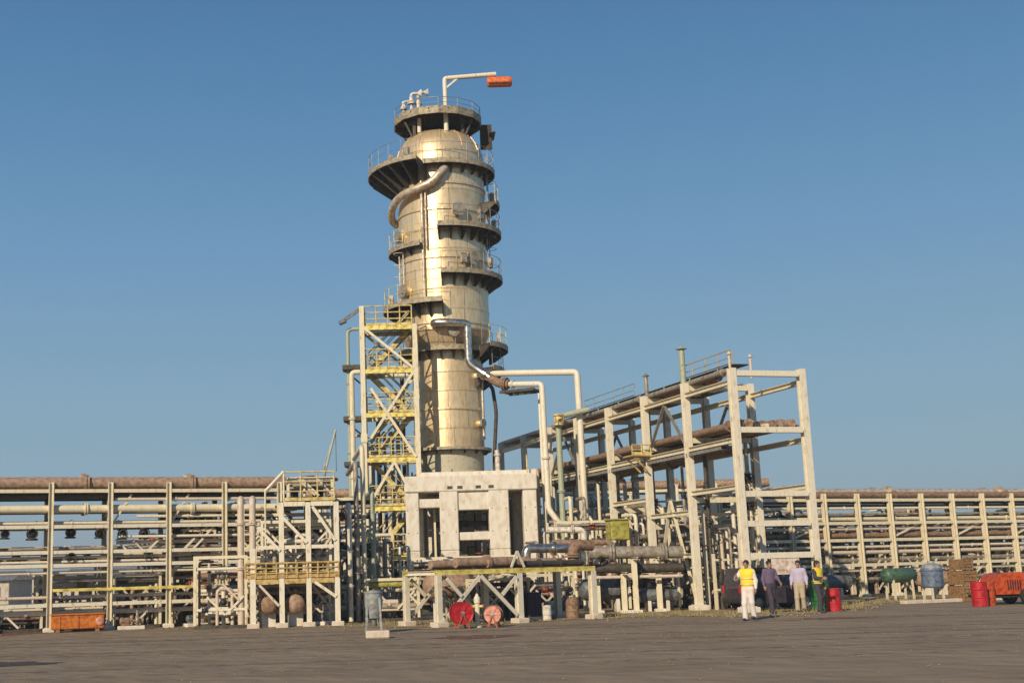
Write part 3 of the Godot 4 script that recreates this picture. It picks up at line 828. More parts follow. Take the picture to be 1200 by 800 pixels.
# ---------------------------------------------------------------- people
# distances to tapered bones joined by a smooth minimum, meshed as surface nets
func nets(bones: Array, cell: float, k: float) -> ArrayMesh:
	var lo := Vector3.INF; var hi := -Vector3.INF
	for b in bones:
		var r: float = maxf(b[2], b[3]) + k + cell * 2
		for e in [b[0], b[1]]:
			lo = lo.min(e - Vector3.ONE * r); hi = hi.max(e + Vector3.ONE * r)
	var n := Vector3i(((hi - lo) / cell).ceil()) + Vector3i.ONE
	var sx := 1; var sy := n.x; var sz := n.x * n.y
	var f := PackedFloat32Array()
	f.resize(n.x * n.y * n.z)
	f.fill(10.0)
	for b in bones:
		var a: Vector3 = b[0]; var e: Vector3 = b[1]; var ra: float = b[2]; var rb: float = b[3]
		var m := maxf(ra, rb) + k + cell * 2
		var i0 := Vector3i((((a.min(e) - Vector3.ONE * m) - lo) / cell).floor()).clamp(Vector3i.ZERO, n - Vector3i.ONE)
		var i1 := Vector3i((((a.max(e) + Vector3.ONE * m) - lo) / cell).ceil()).clamp(Vector3i.ZERO, n - Vector3i.ONE)
		var ab := e - a
		var inv := 1.0 / maxf(ab.length_squared(), 1e-9)
		var sq: Vector3 = b[4] if b.size() > 4 else Vector3.ONE
		for z in range(i0.z, i1.z + 1):
			for y in range(i0.y, i1.y + 1):
				var q := i0.x + y * sy + z * sz
				for x in range(i0.x, i1.x + 1):
					var p := lo + Vector3(x, y, z) * cell - a
					var t := clampf(p.dot(ab) * inv, 0, 1)
					var d := ((p - ab * t) * sq).length() - lerpf(ra, rb, t)
					var o := f[q]
					var h := maxf(k - absf(o - d), 0.0) / k if k > 0 else 0.0
					f[q] = minf(o, d) - h * h * k * 0.25
					q += 1
	var id := PackedInt32Array(); id.resize(f.size()); id.fill(-1)
	var v := PackedVector3Array(); var nn := PackedVector3Array(); var idx := PackedInt32Array()
	for z in n.z - 1:
		for y in n.y - 1:
			for x in n.x - 1:
				var q := x + y * sy + z * sz
				var f0 := f[q]
				if f0 > cell * 2.5: continue
				var c := [f0, f[q + sx], f[q + sy], f[q + sx + sy], f[q + sz], f[q + sx + sz], f[q + sy + sz], f[q + sx + sy + sz]]
				var mask := 0
				for j in 8:
					if c[j] < 0: mask |= 1 << j
				if mask == 0 or mask == 255: continue
				var s := Vector3.ZERO; var cnt := 0
				for j in 8:
					for ax in 3:
						var j2 := j | (1 << ax)
						if j2 == j: continue
						if (c[j] < 0) != (c[j2] < 0):
							var t: float = c[j] / (c[j] - c[j2])
							var p := Vector3(j & 1, (j >> 1) & 1, (j >> 2) & 1)
							p[ax] += t
							s += p; cnt += 1
				id[q] = v.size()
				v.append(lo + (Vector3(x, y, z) + s / cnt) * cell)
				nn.append(Vector3(c[1] + c[3] + c[5] + c[7] - c[0] - c[2] - c[4] - c[6], c[2] + c[3] + c[6] + c[7] - c[0] - c[1] - c[4] - c[5], c[4] + c[5] + c[6] + c[7] - c[0] - c[1] - c[2] - c[3]).normalized())
	var st3 := [sx, sy, sz]
	for z in range(1, n.z - 1):
		for y in range(1, n.y - 1):
			for x in range(1, n.x - 1):
				var q := x + y * sy + z * sz
				var f0 := f[q]
				if absf(f0) > cell * 2.5: continue
				for ax in 3:
					if (f0 < 0) == (f[q + st3[ax]] < 0): continue
					var u: int = st3[(ax + 1) % 3]; var w: int = st3[(ax + 2) % 3]
					var a := id[q - u - w]; var b := id[q - w]; var c := id[q]; var d := id[q - u]
					if a < 0 or b < 0 or c < 0 or d < 0: continue
					if f0 < 0: idx.append_array([a, c, b, a, d, c])
					else: idx.append_array([a, b, c, a, c, d])
	return array_mesh(v, nn, idx)

var head_mesh: ArrayMesh
var hand_mesh := {}
func make_head_hands() -> void:
	# head looking along +z, origin at the chin's height on the neck axis
	head_mesh = nets([
		[Vector3(0, 0.13, -0.012), Vector3(0, 0.14, 0.005), 0.083, 0.082, Vector3(1.1, 1, 0.92)],
		[Vector3(0, 0.06, 0.03), Vector3(0, 0.03, 0.05), 0.058, 0.04],
		[Vector3(0, -0.06, -0.02), Vector3(0, 0.05, -0.015), 0.055, 0.052],
		[Vector3(0, 0.115, 0.088), Vector3(0, 0.082, 0.108), 0.009, 0.014],
		[Vector3(-0.022, 0.047, 0.082), Vector3(0.022, 0.047, 0.082), 0.009, 0.009],
		[Vector3(-0.03, 0.13, 0.08), Vector3(0.03, 0.13, 0.08), 0.01, 0.01],
		[Vector3(-0.082, 0.12, -0.005), Vector3(-0.086, 0.085, 0.0), 0.012, 0.009],
		[Vector3(0.082, 0.12, -0.005), Vector3(0.086, 0.085, 0.0), 0.012, 0.009]], 0.006, 0.02)
	for s in [-1.0, 1.0]:
		# wrist at the origin, fingers hang along -y, palm faces the thigh
		var bones := [[Vector3(0, 0.02, 0), Vector3(0, -0.03, 0), 0.026, 0.03, Vector3(1.3, 1, 0.9)], [Vector3(0, -0.03, -0.022), Vector3(0, -0.08, -0.026), 0.02, 0.016], [Vector3(0, -0.03, 0.0), Vector3(0, -0.085, 0.0), 0.021, 0.017], [Vector3(0, -0.03, 0.022), Vector3(0, -0.08, 0.028), 0.02, 0.016]]
		for i in 4:
			var z: float = [-0.031, -0.011, 0.01, 0.031][i]
			var l: float = [0.026, 0.033, 0.036, 0.032][i]
			var p := Vector3(0, -0.085, z)
			var q := p + Vector3(-s * 0.008, -l, z * 0.12)
			var w := q + Vector3(-s * 0.018, -l * 0.75, 0)
			bones.append([p, q, 0.0095, 0.009]); bones.append([q, w, 0.009, 0.0078])
		bones.append([Vector3(-s * 0.008, -0.03, 0.028), Vector3(-s * 0.016, -0.062, 0.052), 0.013, 0.011])
		bones.append([Vector3(-s * 0.016, -0.062, 0.052), Vector3(-s * 0.026, -0.09, 0.056), 0.011, 0.0085])
		hand_mesh[s] = nets(bones, 0.0045, 0.006)

# pose: stride (metres of foot swing), al / ar = elbow and wrist offsets from the shoulder
func person(label: String, pos: Vector3, turn: float, h: float, stride: float, al: Array, ar: Array, shirt: Material, trousers: Material, vest: Material, hair_long: bool) -> void:
	var o := thing("person", label, "person", pos, turn)
	var s := h / 1.73
	var neck := Vector3(0, 1.47, 0) * s
	var hipy := 0.90 * s
	var sh := []; var el := []; var wr := []; var hip := []; var kn := []; var an := []; var toe := []
	for i in 2:
		var x := -1.0 if i == 0 else 1.0
		sh.append(Vector3(x * 0.185, 1.41, -0.01) * s)
		var a: Array = al if i == 0 else ar
		el.append(sh[i] + a[0] * s); wr.append(sh[i] + a[1] * s)
		hip.append(Vector3(x * 0.09 * s, hipy, 0))
		var fz := stride * (0.5 if i == 0 else -0.5)
		an.append(Vector3(x * 0.1 * s, 0.085 * s + (0.05 if fz < -0.05 else 0.0), fz))
		kn.append((hip[i] + an[i]) * 0.5 + Vector3(0, 0.0, 0.05 + absf(stride) * 0.05))
		toe.append(an[i] + Vector3(0, -0.045 * s, 0.16 * s))
	var torso := [[Vector3(0, 0.95, 0) * s, Vector3(0, 1.12, 0.005) * s, 0.135 * s, 0.125 * s, Vector3(0.85, 1, 1.25)], [Vector3(0, 1.12, 0.005) * s, Vector3(0, 1.32, 0) * s, 0.13 * s, 0.15 * s, Vector3(0.85, 1, 1.3)], [sh[0] * Vector3(0.8, 1, 1), sh[1] * Vector3(0.8, 1, 1), 0.062 * s, 0.062 * s], [Vector3(0, 1.36, -0.01) * s, neck, 0.075 * s, 0.052 * s]]
	var arms := []; var legs := []; var feet := []
	for i in 2:
		arms.append([sh[i], el[i], 0.052 * s, 0.042 * s]); arms.append([el[i], wr[i], 0.041 * s, 0.027 * s])
		legs.append([hip[i], kn[i], 0.085 * s, 0.056 * s]); legs.append([kn[i], an[i], 0.055 * s, 0.037 * s])
		feet.append([an[i] + Vector3(0, -0.045 * s, -0.045 * s), toe[i], 0.04 * s, 0.033 * s])
	var st := SurfaceTool.new()
	st.append_from(nets(torso + arms + legs + feet, 0.017, 0.04), 0, Transform3D())
	st.append_from(head_mesh, 0, Transform3D(Basis().scaled(Vector3.ONE * s), neck + Vector3(0, 0.04, 0.01) * s))
	for i in 2:
		var d: Vector3 = (wr[i] - el[i]).normalized()
		var b := along(Vector3.ZERO, -d, 1, 1, Vector3(1, 0, 0)).basis
		var zz := Vector3(0, 0, 1)
		if absf(d.z) > 0.8: zz = Vector3(0, 1, 0)
		var xx := (-d).cross(zz).normalized()
		b = Basis(xx, -d, xx.cross(-d))
		st.append_from(hand_mesh[-1.0 if i == 0 else 1.0], 0, Transform3D(b.scaled_local(Vector3.ONE * s), wr[i]))
	var body := part(o, "body", st.commit(), M.skin)
	body.name = "body"
	var grow := func(bs: Array, by: float) -> Array:
		var r := []
		for q in bs:
			var c: Array = q.duplicate()
			c[2] += by; c[3] += by
			r.append(c)
		return r
	var sleeves := []
	for i in 2:
		sleeves.append([sh[i], el[i], 0.066 * s, 0.058 * s]); sleeves.append([el[i], el[i].lerp(wr[i], 0.9), 0.058 * s, 0.042 * s])
	var tor: Array = grow.call(torso.slice(0, 3), 0.016)
	part(o, "shirt", nets(tor + sleeves, 0.018, 0.05), shirt)
	var lg: Array = grow.call(legs, 0.02)
	lg[1][3] += 0.022; lg[3][3] += 0.022
	part(o, "trousers", nets(lg + [[Vector3(0, 0.93, 0) * s, Vector3(0, 1.0, 0) * s, 0.15 * s, 0.145 * s, Vector3(0.85, 1, 1.2)]], 0.018, 0.05), trousers)
	for i in 2:
		part(o, "shoe", nets([[feet[i][0], feet[i][1], 0.05 * s, 0.042 * s], [an[i], feet[i][0], 0.046 * s, 0.05 * s]], 0.014, 0.03), M.cloth_dark)
	if vest:
		var vb: Array = grow.call(torso.slice(0, 3), 0.034)
		vb[0][0] = Vector3(0, 1.02, 0) * s
		vb[0][2] = 0.165 * s
		var vv := part(o, "safety_vest", nets(vb, 0.018, 0.05), vest)
		for y in [1.04, 1.2]:
			part(vv, "reflective_band", nets([[Vector3(-0.02, y, 0) * s, Vector3(0.02, y, 0) * s, 0.171 * s, 0.171 * s, Vector3(0.8, 4.5, 1.12)]], 0.014, 0.02), M.white)
	var hb := [[Vector3(0, 0.155, -0.02), Vector3(0, 0.15, 0.0), 0.09, 0.086, Vector3(1.05, 1, 0.92)], [Vector3(0, 0.1, -0.055), Vector3(0, 0.14, -0.04), 0.06, 0.075]]
	if hair_long: hb.append([Vector3(0, 0.1, -0.06), Vector3(0, -0.04, -0.075), 0.07, 0.05])
	part(o, "hair", nets(hb, 0.009, 0.02), M.hair, Transform3D(Basis().scaled(Vector3.ONE * s), neck + Vector3(0, 0.04, 0.01) * s))
	for x in [-0.03, 0.03]:
		part(o, "eye", U.ball, M.black, Transform3D(Basis().scaled(Vector3(0.02, 0.012, 0.012) * s), neck + Vector3(x, 0.155, 0.092) * s))

# ---------------------------------------------------------------- vehicles and loose things
func wheel(p: Node3D, c: Vector3, r: float, w: float, m: Material, called := "wheel") -> void:
	var b := Basis.from_euler(Vector3(PI / 2, 0, 0))
	var q := part(p, called, lathe([Vector2(r * 0.6, -w / 2), Vector2(r * 0.92, -w / 2), Vector2(r, -w * 0.32), Vector2(r, w * 0.32), Vector2(r * 0.92, w / 2), Vector2(r * 0.6, w / 2)], 24), M.tyre, Transform3D(b, c))
	part(q, "rim", lathe([Vector2(0, -w * 0.42), Vector2(r * 0.25, -w * 0.44), Vector2(r * 0.5, -w * 0.3), Vector2(r * 0.62, -w * 0.46), Vector2(r * 0.62, w * 0.46), Vector2(r * 0.5, w * 0.3), Vector2(r * 0.25, w * 0.44), Vector2(0, w * 0.42)], 20), m)

func van(label: String, pos: Vector3, turn: float) -> void:
	var o := thing("parked_van", label, "van", pos, turn)
	var L := 1.58
	part(o, "body", prism(PackedVector2Array([Vector2(-L, 0.3), Vector2(-L, 0.78), Vector2(-L + 0.05, 0.9), Vector2(L - 0.5, 0.92), Vector2(L - 0.06, 0.74), Vector2(L, 0.6), Vector2(L, 0.3), Vector2(L - 0.2, 0.24), Vector2(-L + 0.2, 0.24)]), 1.42), M.van_paint)
	var st := begin()
	var lo := [Vector3(-L + 0.04, 0.9, 0.69), Vector3(L - 0.48, 0.9, 0.69), Vector3(L - 0.48, 0.9, -0.69), Vector3(-L + 0.04, 0.9, -0.69)]
	var hi := [Vector3(-L + 0.16, 1.5, 0.58), Vector3(L - 0.95, 1.5, 0.58), Vector3(L - 0.95, 1.5, -0.58), Vector3(-L + 0.16, 1.5, -0.58)]
	for i in 4:
		quad(st, lo[i], lo[(i + 1) % 4], hi[(i + 1) % 4], hi[i])
	quad(st, hi[0], hi[1], hi[2], hi[3])
	part(o, "cabin", finish(st), M.van_paint)
	for s in [-1.0, 1.0]:
		for q in [[-1.3, -0.62], [-0.54, 0.12], [0.2, 0.66]]:
			var g := begin()
			var y0 := 0.96; var y1 := 1.4
			var z0 := 0.69 - 0.06 / 0.6 * 0.11 + 0.006; var z1 := 0.69 - 0.5 / 0.6 * 0.11 + 0.006
			var bx: float = q[1] + (0.22 if q[1] > 0.5 else 0.0)
			var p := [Vector3(q[0], y0, z0 * s), Vector3(bx, y0, z0 * s), Vector3(q[1], y1, z1 * s), Vector3(q[0] + 0.03, y1, z1 * s)]
			if s > 0: quad(g, p[0], p[1], p[2], p[3])
			else: quad(g, p[1], p[0], p[3], p[2])
			part(o, "window", finish(g), M.glass)
		bar(o, "door_seam", Vector3(0.16, 0.34, 0.712 * s), Vector3(0.16, 0.9, 0.712 * s), 0.012, M.black, 0.006)
		bar(o, "door_seam", Vector3(-0.58, 0.34, 0.712 * s), Vector3(-0.58, 0.9, 0.712 * s), 0.012, M.black, 0.006)
		bar(o, "door_handle", Vector3(0.02, 0.8, 0.725 * s), Vector3(-0.14, 0.8, 0.725 * s), 0.03, M.silver)
		part(o, "mirror", bevel_box(Vector3(0.1, 0.13, 0.16), 0.03), M.black, at(Vector3(0.72, 0.95, 0.8 * s)))
		part(o, "headlight", bevel_box(Vector3(0.06, 0.14, 0.3), 0.025), M.white, at(Vector3(L - 0.015, 0.54, 0.5 * s)))
		part(o, "tail_light", bevel_box(Vector3(0.05, 0.3, 0.12), 0.02), M.red, at(Vector3(-L - 0.01, 0.6, 0.6 * s)))
		for x in [-0.95, 0.98]:
			part(o, "wheel_arch", U.flange, M.black, Transform3D(Basis.from_euler(Vector3(PI / 2, 0, 0)).scaled_local(Vector3(0.68, 0.02, 0.68)), Vector3(x, 0.3, 0.704 * s)))
			wheel(o, Vector3(x, 0.28, 0.66 * s), 0.28, 0.17, M.galv)
	var ws := begin()
	quad(ws, Vector3(L - 0.52 + 0.03, 0.95, 0.62), Vector3(L - 0.52 + 0.03, 0.95, -0.62), Vector3(L - 0.9 + 0.03, 1.44, -0.54), Vector3(L - 0.9 + 0.03, 1.44, 0.54))
	part(o, "windscreen", finish(ws), M.glass)
	part(o, "bumper", bevel_box(Vector3(0.14, 0.2, 1.4), 0.05), M.black, at(Vector3(L, 0.26, 0)))
	part(o, "bumper", bevel_box(Vector3(0.12, 0.2, 1.4), 0.05), M.black, at(Vector3(-L, 0.26, 0)))

func drum(label: String, pos: Vector3, m: Material, s := 1.0, tilt := 0.0, group := "") -> void:
	var o := thing("steel_drum", label, "drum", pos, tilt, group)
	part(o, "barrel", U.drum, m, Transform3D(Basis().scaled(Vector3.ONE * s)))
	part(o, "bung", U.flange, M.galv, Transform3D(Basis().scaled(Vector3(0.07, 0.03, 0.07)), Vector3(0.17, 0.87, 0.05) * s))

func reel(label: String, pos: Vector3, turn: float, r: float, m: Material) -> void:
	var o := thing("hose_reel", label, "hose reel", pos, turn)
	var b := Basis.from_euler(Vector3(PI / 2, 0, 0))
	var c := Vector3(0, r + 0.12, 0)
	for z in [-0.13, 0.13]:
		part(o, "side_disc", lathe([Vector2(0.05, -0.012), Vector2(r * 0.86, -0.012), Vector2(r, -0.03), Vector2(r, 0.03), Vector2(r * 0.86, 0.012), Vector2(0.05, 0.012)], 28), m, Transform3D(b, c + Vector3(0, 0, z)))
		for k in 6:
			var a := TAU * k / 6
			bar(o, "spoke", c + Vector3(cos(a) * 0.06, sin(a) * 0.06, z * 1.18), c + Vector3(cos(a) * r * 0.88, sin(a) * r * 0.88, z * 1.18), 0.035, m, 0.02)
	for k in 3:
		part(o, "hose", ring_mesh(r * (0.5 + 0.12 * k), 0.06, 24, 8), M.dark_steel, Transform3D(b, c))
	rod(o, "hub", c - Vector3(0, 0, 0.19), c + Vector3(0, 0, 0.19), 0.055, M.galv)
	for x in [-1.0, 1.0]:
		for z in [-0.18, 0.18]:
			bar(o, "stand_leg", Vector3(x * r * 0.55, 0, z), c + Vector3(0, 0, z), 0.045, M.brick_red, 0.02)

func _ready() -> void:
	# ------------------------------------------------ camera, sky, sun, exposure
	var cam := Camera3D.new()
	cam.name = "camera"
	cam.projection = Camera3D.PROJECTION_FRUSTUM
	cam.near = 0.1
	cam.far = 8000
	cam.size = 0.1 * 800.0 / 1500.0
	cam.frustum_offset = Vector2(130.0 / 1500.0 * 0.1, 0)
	add_child(cam)
	cam.position = Vector3(0, 1.65, 0)
	cam.rotation = Vector3(atan(271.6 / 1500.0), 0, -0.028)
	cam.current = true
	var env := Environment.new()
	env.background_mode = Environment.BG_SKY
	var sky := Sky.new()
	var pm := PanoramaSkyMaterial.new()
	pm.panorama = sky_picture()
	sky.sky_material = pm
	env.sky = sky
	env.fog_enabled = true
	env.fog_density = 0.0006
	env.fog_light_color = Color(0.72, 0.78, 0.84)
	env.tonemap_mode = Environment.TONE_MAPPER_LINEAR
	env.tonemap_exposure = 1.05
	env.sdfgi_enabled = true
	env.ssao_enabled = true
	env.ssil_enabled = true
	var we := WorldEnvironment.new()
	we.name = "environment"
	we.environment = env
	add_child(we)
	var sun := DirectionalLight3D.new()
	sun.name = "sun"
	sun.light_color = Color(1.0, 0.92, 0.79)
	sun.light_energy = 1.42
	sun.light_angular_distance = 0.5
	sun.shadow_enabled = true
	add_child(sun)
	sun.basis = Basis.looking_at(-SUN, Vector3.UP)

	textures()
	materials()
	unit_meshes()
	ground()
	column_vessel()
	table_foundation()
	stair_tower()
	main_rack()
	left_rack()
	right_rack()
	rear_rack()
	middle_frame()
	front_deck()
	column_pipes()
	clutter()
	people_and_loose()

const SUN := Vector3(-0.418, 0.454, 0.787)

func sky_picture() -> ImageTexture:
	var w := 512; var h := 256
	var im := Image.create(w, h, false, Image.FORMAT_RGBF)
	# clear late-afternoon air: sine of elevation -> linear colour
	var st := [[-1.0, Vector3(0.10, 0.08, 0.065)], [-0.05, Vector3(0.20, 0.17, 0.14)], [-0.005, Vector3(0.28, 0.31, 0.33)], [0.02, Vector3(0.265, 0.345, 0.395)], [0.07, Vector3(0.25, 0.375, 0.46)], [0.15, Vector3(0.205, 0.35, 0.475)], [0.25, Vector3(0.145, 0.29, 0.47)], [0.35, Vector3(0.095, 0.225, 0.405)], [0.44, Vector3(0.066, 0.175, 0.34)], [0.7, Vector3(0.045, 0.125, 0.27)], [1.0, Vector3(0.035, 0.10, 0.23)]]
	for y in h:
		var e := sin(PI * (0.5 - (y + 0.5) / h))
		var c: Vector3 = st[-1][1]
		for i in st.size() - 1:
			if e <= st[i + 1][0]:
				c = st[i][1].lerp(st[i + 1][1], clampf((e - st[i][0]) / (st[i + 1][0] - st[i][0]), 0, 1))
				break
		for x in w:
			im.set_pixel(x, y, Color(c.x, c.y, c.z) * (1.04 if e > 0 else 1.0))
	return ImageTexture.create_from_image(im)

func patch(pts: Array, y: float) -> ArrayMesh:
	var pl := PackedVector2Array(pts)
	if Geometry2D.is_polygon_clockwise(pl): pl.reverse()
	var st := begin()
	var ids := Geometry2D.triangulate_polygon(pl)
	for i in range(0, ids.size(), 3):
		var a := pl[ids[i]]; var b := pl[ids[i + 1]]; var c := pl[ids[i + 2]]
		tri(st, Vector3(a.x, y, -a.y), Vector3(b.x, y, -b.y), Vector3(c.x, y, -c.y))
	return finish(st)

func blob(cx: float, cz: float, rx: float, rz: float, seed_: int, n := 28) -> Array:
	var g := RandomNumberGenerator.new()
	g.seed = seed_
	var p := []
	for i in n:
		var a := TAU * i / n
		var k := 1.0 + g.randf_range(-0.22, 0.22)
		p.append(Vector2(cx + cos(a) * rx * k, cz + sin(a) * rz * k))
	return p

func ground() -> void:
	var st := begin()
	var n := 40
	for i in n:
		for j in n:
			var x0 := -4000.0 + 8000.0 * i / n; var x1 := -4000.0 + 8000.0 * (i + 1) / n
			var z0 := 200.0 - 6200.0 * j / n; var z1 := 200.0 - 6200.0 * (j + 1) / n
			quad(st, Vector3(x0, 0, z0), Vector3(x1, 0, z0), Vector3(x1, 0, z1), Vector3(x0, 0, z1))
	struct("ground", finish(st), M.ground)
	# pale sandy verge along the plant, uneven edge
	var g := RandomNumberGenerator.new()
	g.seed = 91
	var edge := []
	var far := []
	var key := [Vector2(-70, 58), Vector2(-16, 48.6), Vector2(-8.7, 46.6), Vector2(-3.8, 43.6), Vector2(0.5, 40.2), Vector2(5.8, 43.2), Vector2(9.2, 43.6), Vector2(10.5, 41.5), Vector2(12.5, 42.0), Vector2(15.5, 45.0), Vector2(18.0, 50.0), Vector2(21, 53), Vector2(30, 57), Vector2(80, 72)]
	for i in key.size() - 1:
		for k in 8:
			var q: Vector2 = key[i].lerp(key[i + 1], k / 8.0)
			edge.append(q + Vector2(0, g.randf_range(-0.35, 0.35)))
	edge.append(key[-1])
	far = [Vector2(80, 140), Vector2(-70, 140)]
	struct("sandy_verge", patch(edge + far, 0.008), M.sand)
	struct("painted_shadow", patch(blob(-9.6, 27.5, 2.2, 0.9, 3), 0.006), M.shadow_tone)  # a dark ground shadow, painted as a thin flat sheet
	struct("red_earth_patch", patch(blob(-13.1, 44.6, 0.7, 1.6, 4), 0.007), M.red_earth)
	struct("red_earth_patch", patch(blob(1.7, 33.5, 1.0, 0.9, 6), 0.007), M.red_earth)
	struct("red_earth_patch", patch(blob(12.6, 38.5, 0.9, 0.6, 8), 0.007), M.red_earth)
	# tyre tracks left in the dust
	var tr := mat("track", Color(0.23, 0.18, 0.132), 0.95, 0, T.dust, 0.3)
	var tr2 := mat("track_pale", Color(0.277, 0.218, 0.159), 0.95, 0, T.dust, 0.3)
	for k in 7:
		var z: float = [23.5, 25.2, 29.0, 30.6, 34.2, 37.5, 39.2][k]
		var w: float = [0.35, 0.35, 0.5, 0.5, 0.4, 0.6, 0.45][k]
		var up := []; var dn := []
		for i in 41:
			var x := -24.0 + 50.0 * i / 40
			var zz := z + sin(x * 0.11 + k) * 0.7 + 0.05 * x * (1 if k % 2 else -1)
			up.append(Vector2(x, zz + w * 0.5 + g.randf_range(-0.06, 0.06)))
			dn.push_front(Vector2(x, zz - w * 0.5 + g.randf_range(-0.06, 0.06)))
		struct("tyre_track", patch(up + dn, 0.0015 + 0.0006 * k), tr if k % 2 else tr2)
	# dry grass tufts and stones on the verge
	var gr := begin()
	for k in 200:
		var i := g.randi_range(1, key.size() - 3)
		var q: Vector2 = key[i].lerp(key[i + 1], g.randf()) + Vector2(0, 0.5 + absf(g.randfn(0, 1.2)))
		for b in 7:
			var p := Vector3(q.x + g.randfn(0, 0.12), 0, -q.y + g.randfn(0, 0.12))
			var a := g.randf() * TAU
			var hgt := g.randf_range(0.08, 0.26)
			var s := Vector3(cos(a), 0, sin(a)) * 0.012
			tri(gr, p - s, p + s, p + Vector3(g.randfn(0, 0.05), hgt, g.randfn(0, 0.05)))
	var go := MeshInstance3D.new()
	go.mesh = finish(gr); go.material_override = M.dry_grass; go.name = "dry_grass"
	add_child(go)
	tag(go, "dry yellow grass tufts along the sandy verge at the foot of the plant", "grass", "", "stuff")
	var stn := begin()
	for k in 500:
		var i := g.randi_range(1, key.size() - 3)
		var q: Vector2 = key[i].lerp(key[i + 1], g.randf()) + Vector2(0, g.randfn(0.3, 0.9))
		var r := g.randf_range(0.02, 0.07)
		var p := Vector3(q.x, r * 0.3, -q.y)
		var o := [Vector3(r, 0, 0), Vector3(0, 0, r), Vector3(-r * 0.8, 0, 0), Vector3(0, 0, -r)]
		for j in 4:
			tri(stn, p + o[(j + 1) % 4], p + o[j], p + Vector3(0, r * 0.7, 0))
			tri(stn, p + o[j], p + o[(j + 1) % 4], p - Vector3(0, r * 0.6, 0))
	for k in 1600:                                          # gravel strewn over the yard, thicker towards the plant
		var dd := 16.0 + 28.0 * sqrt(g.randf())
		var r := g.randf_range(0.008, 0.028)
		var p := Vector3(g.randf_range(-0.42, 0.5) * dd, r * 0.3, -dd)
		var o := [Vector3(r, 0, 0), Vector3(0, 0, r), Vector3(-r * 0.8, 0, 0), Vector3(0, 0, -r)]
		for j in 4:
			tri(stn, p + o[(j + 1) % 4], p + o[j], p + Vector3(0, r * 0.7, 0))
	var so := MeshInstance3D.new()
	so.mesh = finish(stn); so.material_override = M.sand; so.name = "loose_stones"
	add_child(so)
	tag(so, "loose pale stones scattered over the yard and along the sandy verge", "stones", "", "stuff")

# local x runs across the rack, -z away from the camera
var RT := 0.2544
func rk(x: float, y: float, z: float) -> Vector3:
	return Vector3(11.71, 0, -45) + Basis(Vector3.UP, RT) * Vector3(x, y, z)

